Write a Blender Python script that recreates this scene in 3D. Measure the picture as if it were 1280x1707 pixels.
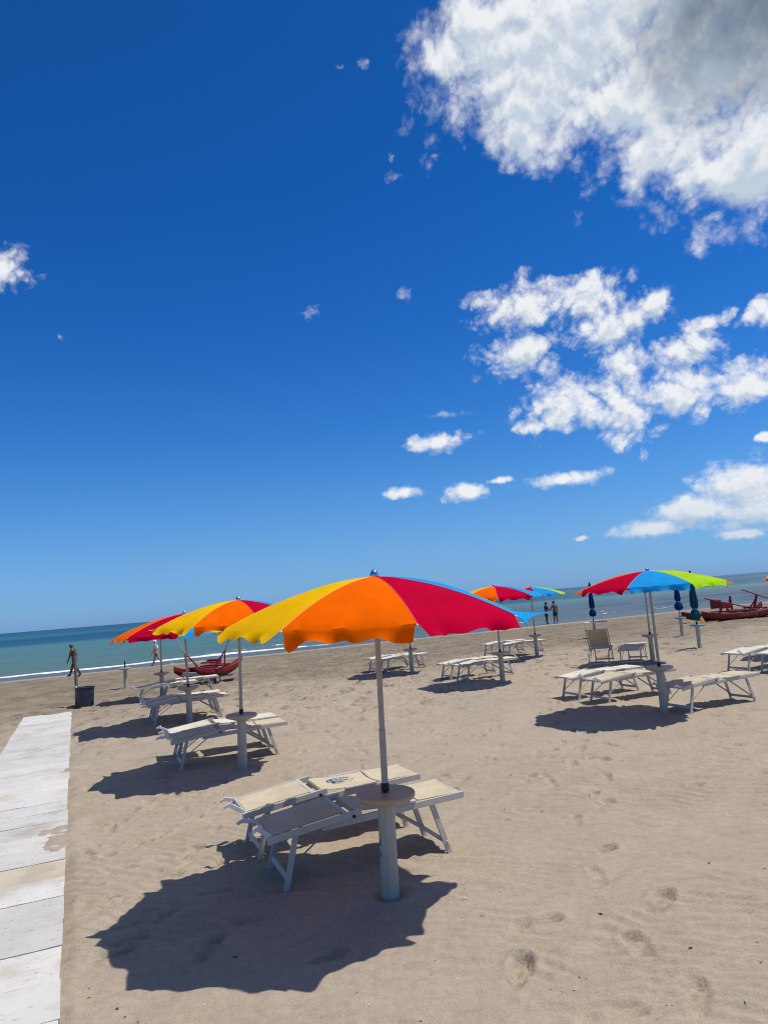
import bpy, bmesh, math, random
import numpy as np
from mathutils import Vector, Matrix, Euler

for o in list(bpy.data.objects): bpy.data.objects.remove(o)
SC = bpy.context.scene
COL = SC.collection
R = math.radians
random.seed(7)

# ------------------------------------------------------------------ camera
CAM_H, FPX = 1.85, 1184.0
cam = bpy.data.cameras.new('camera'); camo = bpy.data.objects.new('camera', cam); COL.objects.link(camo)
cam.sensor_fit = 'VERTICAL'; cam.sensor_height = 34.6; cam.sensor_width = 26.0
cam.lens = FPX / 1707.0 * 34.6
cam.clip_start = 0.05; cam.clip_end = 60000
PITCH = math.atan(150.8 / FPX); ROLL = math.atan(103.5 / 1280)
camo.matrix_world = Matrix.Translation((0, 0, CAM_H)) @ Matrix.Rotation(R(90) + PITCH, 4, 'X') @ Matrix.Rotation(-ROLL, 4, 'Z')
SC.camera = camo

# ------------------------------------------------------------------ node helpers
def sock(nt, node_in, val):
    if isinstance(val, bpy.types.NodeSocket): nt.links.new(val, node_in)
    elif val is not None: node_in.default_value = val
def mth(nt, op, a, b=None, c=None, clamp=False):
    n = nt.nodes.new('ShaderNodeMath'); n.operation = op; n.use_clamp = clamp
    sock(nt, n.inputs[0], a); sock(nt, n.inputs[1], b); sock(nt, n.inputs[2], c)
    return n.outputs[0]
def vmth(nt, op, a, b=None):
    n = nt.nodes.new('ShaderNodeVectorMath'); n.operation = op
    sock(nt, n.inputs[0], a); sock(nt, n.inputs[1], b)
    return n.outputs['Value'] if op in ('LENGTH', 'DOT_PRODUCT', 'DISTANCE') else n.outputs[0]
def mapr(nt, v, a, b, c=0.0, d=1.0, smooth=True):
    n = nt.nodes.new('ShaderNodeMapRange'); n.interpolation_type = 'SMOOTHSTEP' if smooth else 'LINEAR'
    sock(nt, n.inputs['Value'], v)
    for k, x in (('From Min', a), ('From Max', b), ('To Min', c), ('To Max', d)): sock(nt, n.inputs[k], x)
    return n.outputs['Result']
def noise(nt, vec, scale, detail=4, rough=0.55, dist=0.0, out='Fac', dims='3D'):
    n = nt.nodes.new('ShaderNodeTexNoise'); n.noise_dimensions = dims
    sock(nt, n.inputs['Vector'], vec)
    n.inputs['Scale'].default_value = scale; n.inputs['Detail'].default_value = detail
    n.inputs['Roughness'].default_value = rough; n.inputs['Distortion'].default_value = dist
    return n.outputs[out]
def mixc(nt, f, a, b, blend='MIX'):
    n = nt.nodes.new('ShaderNodeMix'); n.data_type = 'RGBA'; n.blend_type = blend
    sock(nt, n.inputs[0], f); sock(nt, n.inputs[6], a); sock(nt, n.inputs[7], b)
    return n.outputs[2]
def rgb(*c): return (c[0], c[1], c[2], 1.0)

# ------------------------------------------------------------------ sun and sky
SUNV = Vector((0.80, 0.05, 1.72)).normalized()          # towards the sun
SUN_EL = math.asin(SUNV.z); SUN_AZ = math.atan2(SUNV.x, SUNV.y)
sl = bpy.data.lights.new('sun', 'SUN'); slo = bpy.data.objects.new('sun', sl); COL.objects.link(slo)
sl.energy = 4.2; sl.angle = R(0.53); sl.color = (1.0, 0.955, 0.88)
slo.rotation_euler = SUNV.to_track_quat('Z', 'Y').to_euler()
slo.location = (20, 10, 30)

world = bpy.data.worlds.new('World'); SC.world = world; world.use_nodes = True
SKY_STRENGTH = 0.14
# cloud puffs: azimuth and elevation (degrees, azimuth from +Y towards +X), half width and half height in degrees
BIG = [(19.38, 37.8, 11.49, 5.2), (11.67, 39.64, 5.21, 3.61), (28.5, 34.6, 9.0, 6.4), (21.6, 33.6, 6.5, 2.8), (30.73, 28.49, 5.35, 4.31), (30.12, 36.44, 7.83, 5.56), (14.99, 34.79, 4.05, 2.49), (8.9, 39.0, 2.2, 1.7), (21.77, 39.92, 12.92, 3.81), (38, 38, 10, 9), (30, 46, 14, 7), (46, 33, 7, 4), (12.5, 37.2, 3.2, 2.0), (31.5, 27.0, 4.2, 2.6), (27.2, 28.2, 2.6, 1.5), (25.5, 30.6, 4.5, 2.2)]
WISP = [(2.85, 32.38, 0.83, 0.44), (22.03, 27.66, 1.19, 0.42), (27.73, 25.09, 1.36, 0.37), (18.32, 30.99, 1.08, 0.84), (6.7, 33.29, 0.41, 0.39), (3.1, 33.65, 0.36, 0.39), (24.09, 26.47, 0.66, 0.59), (20.2, 29.28, 0.58, 0.34), (5.82, 39.19, 0.95, 0.9), (-4.79, 23.22, 1.01, 0.65), (1.61, 39.55, 0.69, 0.57), (-0.52, 39.5, 0.48, 0.2), (3.25, 24.11, 0.71, 0.65), (-24.45, 21.14, 0.28, 0.21), (5.83, 14.62, 2.22, 0.29)]
MID = [(13.25, 21.98, 4.43, 1.92), (17.53, 21.91, 3.38, 1.57), (19.06, 19.42, 2.85, 2.24), (11.88, 18.57, 3.19, 1.63), (22.29, 20.09, 1.63, 1.4), (26.29, 18.12, 2.03, 0.73), (23.97, 16.47, 2.97, 1.23), (15.21, 14.39, 3.59, 2.32), (19.61, 13.03, 2.56, 2.36), (23.6, 13.68, 4.09, 1.77), (28.07, 13.45, 3.07, 1.62), (30.17, 17.81, 1.52, 1.03), (12.42, 12.67, 1.69, 0.56), (20.02, 16.35, 2.11, 1.8),
       (-28.8, 25.3, 2.0, 1.45), (36, 15, 5, 2), (-40, 24, 5, 2.5)]
SMALL = [(4.88, 12.42, 2.56, 0.82), (1.49, 8.67, 1.66, 0.58), (6.92, 8.27, 2.04, 0.72), (9.64, 8.95, 0.97, 0.29), (14.76, 8.46, 3.55, 0.61), (28.89, 9.51, 0.6, 0.34)]
LOW = [(26.92, 6.28, 3.04, 1.73), (23.74, 4.95, 2.67, 1.24), (20.68, 3.96, 3.17, 0.59), (27.27, 4.49, 2.59, 1.38), (26.66, 2.83, 1.3, 0.35), (15.37, 3.69, 0.47, 0.19), (32, 6.0, 4, 2.2), (40, 5, 6, 1.4)]
# the rest of the sky carries on with the same scattered fair-weather clouds
rs = random.Random(3)
REST = []
for k in range(26):
    az = rs.uniform(48, 318); el = rs.choice([6, 10, 16, 24, 34, 46]) * rs.uniform(.8, 1.2); s = rs.uniform(2, 7)
    REST.append(((az if az < 180 else az - 360), el, s / math.cos(R(el)), s * rs.uniform(.3, .5)))

def build_world():
    nt = world.node_tree; nt.nodes.clear()
    out = nt.nodes.new('ShaderNodeOutputWorld')
    tc = nt.nodes.new('ShaderNodeTexCoord'); D = tc.outputs['Generated']
    sky = nt.nodes.new('ShaderNodeTexSky'); sky.sky_type = 'NISHITA'; sky.sun_disc = False
    sky.sun_elevation = SUN_EL; sky.sun_rotation = SUN_AZ
    sky.altitude = 0; sky.air_density = 1.0; sky.dust_density = 0.35; sky.ozone_density = 2.5
    sx = nt.nodes.new('ShaderNodeSeparateXYZ'); nt.links.new(D, sx.inputs[0])
    az = mth(nt, 'MULTIPLY', mth(nt, 'ARCTAN2', sx.outputs[0], sx.outputs[1]), 57.29578)
    el = mth(nt, 'MULTIPLY', mth(nt, 'ARCSINE', sx.outputs[2]), 57.29578)
    # sky tint: deeper, bluer low down; unseen overhead part raised and warmed to fill shadows
    rp = nt.nodes.new('ShaderNodeValToRGB'); cr = rp.color_ramp
    nt.links.new(mth(nt, 'DIVIDE', el, 90.0), rp.inputs[0])
    st = [(0, (0.243, 0.48, 1.129)), (0.022, (0.249, 0.48, 0.929)), (0.055, (0.267, 0.498, 0.85)), (0.1, (0.212, 0.498, 0.85)), (0.155, (0.134, 0.449, 0.85)), (0.245, (0.073, 0.389, 0.826)), (0.355, (0.046, 0.352, 0.777)), (0.46, (0.043, 0.334, 0.729)), (0.52, (0.043, 0.334, 0.729)), (0.66, (0.45, 0.62, 0.8)), (0.75, (1.02, 0.97, 0.82)), (1, (1.05, 0.99, 0.84))]
    cr.elements[0].color = rgb(*[x / 2 for x in st[0][1]]); cr.elements[1].color = rgb(*[x / 2 for x in st[-1][1]])
    for p, q in st[1:-1]:
        e = cr.elements.new(p); e.color = rgb(*[x / 2 for x in q])
    skc = mixc(nt, 1.0, sky.outputs[0], rp.outputs[0], 'MULTIPLY')
    bg = nt.nodes.new('ShaderNodeBackground'); bg.inputs[1].default_value = SKY_STRENGTH * 2
    nt.links.new(skc, bg.inputs[0])
    cb = nt.nodes.new('ShaderNodeCombineXYZ'); nt.links.new(az, cb.inputs[0]); nt.links.new(el, cb.inputs[1])
    P0 = cb.outputs[0]
    def blobs(lst, Q, k=.25):
        f = None
        for a, e, s1, s2 in lst:
            d = vmth(nt, 'LENGTH', vmth(nt, 'MULTIPLY', vmth(nt, 'SUBTRACT', Q, (a, e, 0)), (1 / s1, 1 / s2, 0)))
            g = mth(nt, 'SUBTRACT', 1.0, d)
            f = g if f is None else mth(nt, 'SMOOTH_MAX', f, g, k)
        return mth(nt, 'MAXIMUM', f, -1.5)
    def cen(x, k): return mth(nt, 'MULTIPLY', mth(nt, 'SUBTRACT', x, 0.5), k)
    def field(P):
        wn = noise(nt, P, 0.22, 2, 0.5, out='Color')
        w = vmth(nt, 'SUBTRACT', wn, (0.5, 0.5, 0.5))
        wf = vmth(nt, 'SUBTRACT', noise(nt, P, 1.3, 3, 0.55, out='Color'), (0.5, 0.5, 0.5))
        P1 = vmth(nt, 'ADD', vmth(nt, 'ADD', P, vmth(nt, 'MULTIPLY', w, (5.0, 4.0, 0))), vmth(nt, 'MULTIPLY', wf, (1.6, 1.4, 0)))
        P2 = vmth(nt, 'ADD', vmth(nt, 'ADD', P, vmth(nt, 'MULTIPLY', w, (2.0, 1.2, 0))), vmth(nt, 'MULTIPLY', wf, (1.3, 1.0, 0)))
        P3 = vmth(nt, 'ADD', P, vmth(nt, 'MULTIPLY', wf, (1.2, .45, 0)))
        Pn = vmth(nt, 'ADD', P, vmth(nt, 'MULTIPLY', wf, (.5, .5, 0)))
        def bil(Q, sc, amps):
            t = None
            for i, am in enumerate(amps):
                q = mth(nt, 'ABSOLUTE', mth(nt, 'SUBTRACT', noise(nt, vmth(nt, 'ADD', Q, (13.7 * i, 5.1 * i, 0)), sc * 2.13 ** i, 0, 0.5), 0.5))
                q = mth(nt, 'MULTIPLY', mth(nt, 'SUBTRACT', q, .105), 2 * am)
                t = q if t is None else mth(nt, 'ADD', t, q)
            return t
        B1 = bil(Pn, .24, (1.0, .58, .32, .16, .07))
        B2 = bil(Pn, .50, (1.0, .52, .26, .12))
        n3 = noise(nt, vmth(nt, 'MULTIPLY', P, (.7, 1.0, 1)), 1.6, 8, 0.60)
        n1 = noise(nt, Pn, 0.16, 6, 0.5)
        add = lambda *q: q[0] if len(q) == 1 else mth(nt, 'ADD', q[0], add(*q[1:]))
        mul = lambda q, k_: mth(nt, 'MULTIPLY', q, k_)
        db = add(mul(blobs(BIG, P1, .4), 1.5), cen(n1, 1.2), mul(B1, 1.15), cen(n3, .55), .26)
        dm = add(mul(blobs(MID + REST, P2), 1.15), mul(B2, 1.25), cen(n3, .55), .16)
        ds = mth(nt, 'MAXIMUM', add(mul(blobs(SMALL, P3), 1.1), mul(B2, .80), cen(n3, .95), .14), add(mul(blobs(LOW, P3, .5), 1.15), mul(B2, .75), cen(n3, 1.0), .30))
        dw = add(mul(blobs(WISP, P3), .8), cen(noise(nt, vmth(nt, 'MULTIPLY', Pn, (.8, 1.1, 1)), 1.0, 9, .66), 3.2), .0)
        return db, dm, ds, dw
    b0, m0, s0, w0 = field(P0)
    b1, m1, s1_, _ = field(vmth(nt, 'ADD', P0, (0.30, 0.80, 0)))
    mx3 = lambda a, b, c: mth(nt, 'MAXIMUM', mth(nt, 'MAXIMUM', a, b), c)
    cover = mx3(mapr(nt, b0, -0.15, 1.15), mapr(nt, m0, -0.15, 1.10), mapr(nt, s0, -0.08, 1.0))
    wcov = mth(nt, 'MULTIPLY', mapr(nt, w0, 0.0, 1.5), 0.50)
    cov = mth(nt, 'MAXIMUM', mth(nt, 'MULTIPLY', cover, .97), wcov)
    d0 = mx3(b0, m0, s0); d1 = mx3(b1, m1, s1_)
    # self shadow: more cloud between here and the sun means a darker puff
    sh = mapr(nt, mth(nt, 'SUBTRACT', d1, mth(nt, 'MULTIPLY', d0, 0.55)), 0.0, 0.95)
    thick = mapr(nt, d0, 0.7, 2.2)
    shade = mth(nt, 'ADD', mth(nt, 'MULTIPLY', sh, 0.62), mth(nt, 'MULTIPLY', thick, 0.10), clamp=True)
    # the deep part of the big cloud bank, seen from underneath
    dd = vmth(nt, 'LENGTH', vmth(nt, 'MULTIPLY', vmth(nt, 'SUBTRACT', P0, (38.5, 40.0, 0)), (1 / 16.5, 1 / 13.0, 0)))
    deep = mapr(nt, mth(nt, 'ADD', mth(nt, 'SUBTRACT', 1.0, dd), cen(noise(nt, P0, 0.13, 6, 0.55), 1.1)), -.02, 0.60)
    c = mixc(nt, shade, rgb(0.97, 0.985, 1.0), rgb(0.40, 0.53, 0.70))
    c = mixc(nt, mth(nt, 'MULTIPLY', deep, .93), c, rgb(0.115, 0.170, 0.25))
    # distance veil near the horizon
    veil = mapr(nt, el, 0.0, 9.0, 0.50, 0.0)
    c = mixc(nt, veil, c, rgb(0.30, 0.48, 0.74))
    bgc = nt.nodes.new('ShaderNodeBackground'); bgc.inputs[1].default_value = 0.92
    nt.links.new(c, bgc.inputs[0])
    mx = nt.nodes.new('ShaderNodeMixShader')
    nt.links.new(cov, mx.inputs[0]); nt.links.new(bg.outputs[0], mx.inputs[1]); nt.links.new(bgc.outputs[0], mx.inputs[2])
    nt.links.new(mx.outputs[0], out.inputs[0])
build_world()
world.cycles.sampling_method = 'MANUAL'; world.cycles.sample_map_resolution = 512

SC.view_settings.view_transform = 'Standard'; SC.view_settings.look = 'None'
SC.view_settings.exposure = 0.0; SC.view_settings.gamma = 1.0
SC.view_settings.use_curve_mapping = False
SC.render.engine = 'CYCLES'
SC.cycles.use_denoising = True; SC.cycles.filter_width = 1.05
SC.cycles.max_bounces = 6; SC.cycles.transparent_max_bounces = 6
SC.cycles.caustics_reflective = False; SC.cycles.caustics_refractive = False

# ------------------------------------------------------------------ materials
MATS = {}
def mat(name, color, rough=0.6, metal=0.0, spec=0.4, var=0.0, vscale=8.0, bump=0.0, bscale=60.0, dirt=None, dscale=5.0, damt=0.5, transl=0.0, coords='Object'):
    if name in MATS: return MATS[name]
    m = bpy.data.materials.new(name); m.use_nodes = True; nt = m.node_tree
    b = nt.nodes['Principled BSDF']; out = nt.nodes['Material Output']
    b.inputs['Roughness'].default_value = rough; b.inputs['Metallic'].default_value = metal
    b.inputs['Specular IOR Level'].default_value = spec
    tc = nt.nodes.new('ShaderNodeTexCoord'); V = tc.outputs[coords]
    c = rgb(*color)
    if var > 0:
        f = mapr(nt, noise(nt, V, vscale, 5, 0.6), 0.3, 0.7)
        c = mixc(nt, f, rgb(*[x * (1 - var) for x in color]), rgb(*[min(1, x * (1 + var * .6)) for x in color]))
    if dirt:
        f2 = mth(nt, 'MULTIPLY', mapr(nt, noise(nt, V, dscale, 7, 0.65, 0.6), 0.48, 0.72), damt)
        c = mixc(nt, f2, c, rgb(*dirt))
    if var > 0 or dirt: nt.links.new(c, b.inputs['Base Color'])
    else: b.inputs['Base Color'].default_value = c
    if bump > 0:
        bn = nt.nodes.new('ShaderNodeBump'); bn.inputs['Strength'].default_value = bump; bn.inputs['Distance'].default_value = 0.004
        nt.links.new(noise(nt, V, bscale, 5, 0.6), bn.inputs['Height']); nt.links.new(bn.outputs[0], b.inputs['Normal'])
    if transl > 0:
        t = nt.nodes.new('ShaderNodeBsdfTranslucent'); sock(nt, t.inputs[0], c)
        mx = nt.nodes.new('ShaderNodeMixShader'); mx.inputs[0].default_value = transl
        nt.links.new(b.outputs[0], mx.inputs[1]); nt.links.new(t.outputs[0], mx.inputs[2]); nt.links.new(mx.outputs[0], out.inputs[0])
    MATS[name] = m; return m

def fabric(name, color, tr=0.18):
    return mat(name, color, 0.9, spec=0.03, var=0.08, vscale=4, bump=0.35, bscale=7, transl=tr)
FAB = dict(yellow=fabric('fabric_yellow', (0.90, 0.49, 0.003)), orange=fabric('fabric_orange', (0.93, 0.135, 0.000)),
           red=fabric('fabric_crimson', (0.50, 0.000, 0.030)), blue=fabric('fabric_blue', (0.015, 0.30, 0.68)),
           lime=fabric('fabric_lime', (0.33, 0.56, 0.014), .06), navy=fabric('fabric_navy', (0.012, 0.045, 0.20)),
           teal=fabric('fabric_teal', (0.010, 0.095, 0.115)))
SEAM = {k: mat('seam_' + k, c, 0.7, var=0.06) for k, c in dict(yellow=(.9, .66, .10), orange=(.95, .32, .05), red=(.62, .05, .12), blue=(.10, .42, .80), lime=(.55, .70, .12)).items()}
M_alu = mat('painted_aluminium', (0.52, 0.49, 0.43), 0.5, 0.0, spec=.35, var=0.06, vscale=14, dirt=(.36, .33, .29), dscale=16, damt=.45)
M_white = mat('white_plastic', (0.74, 0.73, 0.70), 0.45, var=0.06, vscale=20, dirt=(.42, .36, .28), dscale=14, damt=.5)
M_pole = mat('pole_aluminium', (0.37, 0.35, 0.315), 0.45, 0.15, var=0.08, vscale=12)
M_black = mat('black_plastic', (0.012, 0.013, 0.015), 0.45)
M_chrome = mat('chrome', (0.75, 0.75, 0.76), 0.12, 1.0)
M_cream = mat('cream_canvas', (0.60, 0.515, 0.355), 0.85, spec=.15, var=0.10, vscale=7, bump=0.35, bscale=25, dirt=(.50, .42, .28), dscale=6, damt=.4, transl=0.10)
M_cream2 = mat('faded_canvas', (0.72, 0.66, 0.52), 0.85, spec=.15, var=0.10, vscale=7, bump=0.35, bscale=25, dirt=(.52, .45, .33), dscale=6, damt=.4, transl=0.10)
M_post = mat('post_plastic', (0.47, 0.43, 0.34), 0.7, spec=.15, var=0.05, vscale=6, dirt=(.38, .34, .25), dscale=9, damt=.6, bump=.1, bscale=30)
M_table = mat('table_tan', (0.46, 0.34, 0.185), 0.5, var=0.08, vscale=9, dirt=(.34, .27, .18), dscale=10, damt=.4)
M_table2 = mat('table_beige', (0.44, 0.39, 0.31), 0.55, var=0.08, vscale=9)
M_tableb = mat('table_blue', (0.16, 0.34, 0.42), 0.5, var=0.08, vscale=9)
M_ink = mat('blue_ink', (0.02, 0.06, 0.20), 0.7)
M_ink2 = mat('pale_ink', (0.20, 0.38, 0.58), 0.7)
M_redhull = mat('red_hull', (0.20, 0.007, 0.009), 0.5, var=0.18, vscale=4, dirt=(.20, .05, .04), dscale=5, damt=.5)
M_redlight = mat('red_paint', (0.23, 0.009, 0.011), 0.55, var=0.12, vscale=5)
M_bottom = mat('hull_bottom', (0.09, 0.008, 0.009), 0.7, var=0.2, vscale=5)
M_greywood = mat('grey_wood', (0.36, 0.33, 0.29), 0.7, var=0.2, vscale=12)
M_yell = mat('paddle_yellow', (0.70, 0.33, 0.04), 0.5, var=.1)
M_pinkwhite = mat('lettering_paint', (0.34, 0.15, 0.14), 0.6)
M_rubber = mat('rubber', (0.020, 0.020, 0.021), 0.8)
M_rubber2 = mat('dark_grey_rail', (.14, .14, .14), .6)
M_bin = mat('bin_plastic', (0.045, 0.055, 0.075), 0.5, var=0.15, vscale=7)
M_wood = mat('weathered_pole', (0.20, 0.17, 0.135), 0.8, var=0.25, vscale=15)

# ------------------------------------------------------------------ object helpers
def link(name, me, m=None, parent=None):
    o = bpy.data.objects.new(name, me); COL.objects.link(o)
    if m is not None:
        for mm in (m if isinstance(m, (list, tuple)) else [m]): me.materials.append(mm)
    if parent is not None: o.parent = parent
    return o
def tag(o, label=None, cat=None, group=None, kind=None):
    if label: o['label'] = label
    if cat: o['category'] = cat
    if group: o['group'] = group
    if kind: o['kind'] = kind
    return o
def empty(name, loc, rz=0.0, label=None, cat=None, group=None, lean=(0, 0)):
    o = bpy.data.objects.new(name, None); COL.objects.link(o); o.empty_display_size = .2
    o.location = loc
    o.rotation_euler = (Matrix.Rotation(lean[0], 3, 'X') @ Matrix.Rotation(lean[1], 3, 'Y') @ Matrix.Rotation(rz, 3, 'Z')).to_euler()
    return tag(o, label, cat, group)
class MB:
    def __init__(s): s.v = []; s.f = []; s.mi = []
    def add(s, vs, fs, mi=0):
        n = len(s.v); s.v += [tuple(p) for p in vs]; s.f += [tuple(i + n for i in f) for f in fs]; s.mi += [mi] * len(fs); return s
    def box(s, c, d, rot=None, mi=0):
        h = Vector(d) / 2; pts = []
        for x in (-1, 1):
            for y in (-1, 1):
                for z in (-1, 1):
                    p = Vector((x * h.x, y * h.y, z * h.z))
                    if rot is not None: p = rot @ p
                    pts.append(p + Vector(c))
        return s.add(pts, [(0, 1, 3, 2), (4, 6, 7, 5), (0, 4, 5, 1), (2, 3, 7, 6), (0, 2, 6, 4), (1, 5, 7, 3)], mi)
    def bar(s, a, b, w, h, up=(0, 0, 1), mi=0):
        a = Vector(a); b = Vector(b); d = b - a; x = d.normalized(); z = Vector(up) - x * x.dot(Vector(up)); z.normalize(); y = z.cross(x)
        return s.box((a + b) / 2, (d.length, w, h), Matrix((x, y, z)).transposed(), mi)
    def tube(s, pts, rad, n=10, cap=True, mi=0):
        pts = [Vector(p) for p in pts]; rad = rad if isinstance(rad, (list, tuple)) else [rad] * len(pts)
        prev = None; vs = []
        for i, p in enumerate(pts):
            t = (pts[min(i + 1, len(pts) - 1)] - pts[max(i - 1, 0)]).normalized()
            if prev is None:
                ref = Vector((0, 0, 1)) if abs(t.z) < .9 else Vector((1, 0, 0)); prev = (ref - t * ref.dot(t)).normalized()
            else: prev = (prev - t * prev.dot(t)).normalized()
            q = t.cross(prev)
            for k in range(n):
                a = 2 * math.pi * k / n; vs.append(p + (prev * math.cos(a) + q * math.sin(a)) * rad[i])
        fs = [(i * n + k, i * n + (k + 1) % n, (i + 1) * n + (k + 1) % n, (i + 1) * n + k) for i in range(len(pts) - 1) for k in range(n)]
        if cap: fs += [tuple(range(n - 1, -1, -1)), tuple((len(pts) - 1) * n + k for k in range(n))]
        return s.add(vs, fs, mi)
    def lathe(s, prof, n=24, c=(0, 0, 0), mi=0, fold=None):
        vs = []
        for i, (r, z) in enumerate(prof):
            for k in range(n):
                a = 2 * math.pi * k / n; rr = r * (fold(a, i) if fold else 1)
                vs.append((c[0] + rr * math.cos(a), c[1] + rr * math.sin(a), c[2] + z))
        fs = [(i * n + k, i * n + (k + 1) % n, (i + 1) * n + (k + 1) % n, (i + 1) * n + k) for i in range(len(prof) - 1) for k in range(n)]
        fs += [tuple(range(n - 1, -1, -1)), tuple((len(prof) - 1) * n + k for k in range(n))]
        return s.add(vs, fs, mi)
    def grid(s, P, mi=0):
        nr, nc = len(P), len(P[0])
        return s.add([p for r in P for p in r], [(i * nc + j, i * nc + j + 1, (i + 1) * nc + j + 1, (i + 1) * nc + j) for i in range(nr - 1) for j in range(nc - 1)], mi)
    def mesh(s, name, smooth=False, bevel=0.0):
        me = bpy.data.meshes.new(name); me.from_pydata(s.v, [], s.f); me.update()
        if any(s.mi): me.polygons.foreach_set('material_index', s.mi)
        if bevel > 0:
            bm = bmesh.new(); bm.from_mesh(me)
            bmesh.ops.bevel(bm, geom=[e for e in bm.edges if len(e.link_faces) == 2 and e.calc_face_angle(0) > .6], offset=bevel, segments=2, profile=.5, affect='EDGES', clamp_overlap=True)
            bm.to_mesh(me); bm.free()
        if smooth:
            me.polygons.foreach_set('use_smooth', [True] * len(me.polygons))
            try: me.set_sharp_from_angle(angle=R(40))
            except Exception: pass
        me.update(); return me
    def build(s, name, m, parent=None, smooth=False, bevel=0.0): return link(name, s.mesh(name, smooth, bevel), m, parent)

# ------------------------------------------------------------------ numpy noise
def _h(a, b, seed):
    n = (a * 374761393 + b * 668265263 + seed * 1442695041) & 0xffffffff
    n = ((n ^ (n >> 13)) * 1274126177) & 0xffffffff
    return ((n ^ (n >> 16)) & 0xffff) / 65535.0
def vnoise(x, y, seed=0):
    xi = np.floor(x).astype(np.int64); yi = np.floor(y).astype(np.int64); xf = x - xi; yf = y - yi
    u = xf * xf * xf * (xf * (xf * 6 - 15) + 10); w = yf * yf * yf * (yf * (yf * 6 - 15) + 10)
    a = _h(xi, yi, seed); b = _h(xi + 1, yi, seed); c = _h(xi, yi + 1, seed); d = _h(xi + 1, yi + 1, seed)
    return (a + (b - a) * u) * (1 - w) + (c + (d - c) * u) * w
def fbm(x, y, oct=4, seed=0, rough=.5):
    t = np.zeros_like(x); a = 1.0; s = 0.0
    for o in range(oct):
        t += a * vnoise(x * 2 ** o + 17.3 * o, y * 2 ** o - 9.1 * o, seed + o); s += a; a *= rough
    return t / s - 0.5
def sstep(a, b, x):
    t = np.clip((x - a) / (b - a), 0, 1); return t * t * (3 - 2 * t)

# ------------------------------------------------------------------ the beach
NV = np.array([-0.39983, 0.91660])                        # unit vector towards the sea
UV = np.array([0.91660, 0.39983])                         # along the shore
SEA_Z = -0.90
def profile(v):
    return np.interp(v, [-50, 9, 14, 19.5, 24.5, 32, 40, 45.5, 47.6, 60, 200], [0, 0, -.05, -.11, -.18, -.38, -.63, -.84, -.905, -1.25, -4.0])
WALK_A = np.array([-1.73, 3.63]); WALK_D = np.array([-0.405, 0.9143]); WALK_N = np.array([-0.9143, -0.405]); WALK_W = 1.0; WALK_L = 14.57
FOOT = [(0.68, 4.29, 80, 1.1, .022), (0.48, 3.76, 20, 1.2, .028), (1.41, 4.39, 35, 1.3, .022), (1.13, 3.93, -5, 1.2, .018), (1.22, 3.44, 15, 1.2, .016), (1.33, 5.28, 60, 1.0, .024), (1.18, 4.85, 5, 1.0, .014), (0.81, 3.35, 75, 1.2, .014), (1.67, 6.36, 50, 1, .018), (1.33, 5.98, 10, 1, .012),
        (-2.78, 7.33, 40, 1, .022), (-2.78, 6.97, 60, 1, .02), (-3.29, 7.67, 50, 1, .02), (-2.27, 6.24, 40, .9, .025), (-2.18, 6.52, 20, .9, .02), (-1.76, 5.97, 30, 1, .02), (-2.22, 5.69, 60, .9, .018), (-2.34, 5.42, 80, .8, .016), (-2.14, 5.14, 80, .9, .02), (-1.79, 4.65, 60, .9, .02), (-1.6, 4.74, 20, .9, .022), (-1.7, 4.44, 70, .8, .025), (-1.73, 4.30, 60, .9, .028), (-1.18, 4.28, 5, 1.1, .024), (-0.49, 4.04, 70, .8, .028), (-1.79, 5.48, 80, .9, .018), (-1.34, 5.06, 80, .9, .02), (-1.5, 5.6, 30, .8, .014), (-1.0, 4.62, 75, 1.0, .015), (-2.5, 6.0, 60, .9, .016), (-2.0, 6.9, 20, .9, .016)]
rf = random.Random(11)
def trail(x, y, ang, n, step=.62, depth=.02):
    for k in range(n):
        a = R(ang); s = .09 * (1 if k % 2 else -1)
        FOOT.append((x + math.sin(a) * step * k + math.cos(a) * s + rf.uniform(-.06, .06), y + math.cos(a) * step * k - math.sin(a) * s + rf.uniform(-.06, .06), ang + rf.uniform(-14, 14), rf.uniform(.85, 1.1), depth * rf.uniform(.7, 1.3)))
trail(1.75, 6.6, 8, 10); trail(.6, 7.2, -25, 12); trail(2.6, 6.6, 62, 9); trail(-.3, 8.2, 40, 12, depth=.018); trail(3.3, 7.6, -70, 10); trail(1.2, 9.0, 75, 10); trail(-1.2, 9.6, 20, 14); trail(4.4, 8.0, -10, 8); trail(-3.6, 8.6, -20, 8); trail(-4.4, 10.2, -24, 9); trail(.8, 11.2, -60, 10); trail(2.4, 12.4, 55, 9); trail(5.2, 9.0, 20, 10); trail(-2.9, 10.8, 80, 6); trail(2.1, 7.9, 85, 9); trail(1.0, 8.4, 70, 7)
for k in range(230):
    yy = 6.5 + 13 * rf.random() ** .8; FOOT.append((rf.uniform(-.36, .52) * yy, yy, rf.uniform(-90, 90), rf.uniform(.75, 1.1), rf.uniform(.007, .020)))
for k in range(40): FOOT.append((rf.uniform(-3.2, -1.2), rf.uniform(5.0, 9.0), rf.uniform(-90, 90), rf.uniform(.75, 1.0), rf.uniform(.008, .018)))
trail(6.1, 11.3, 70, 6); trail(-.6, 13.3, 10, 12); trail(1.1, 15.0, 30, 8)
POSTS = []      # filled below: little scour dents at the foot of each post

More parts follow.
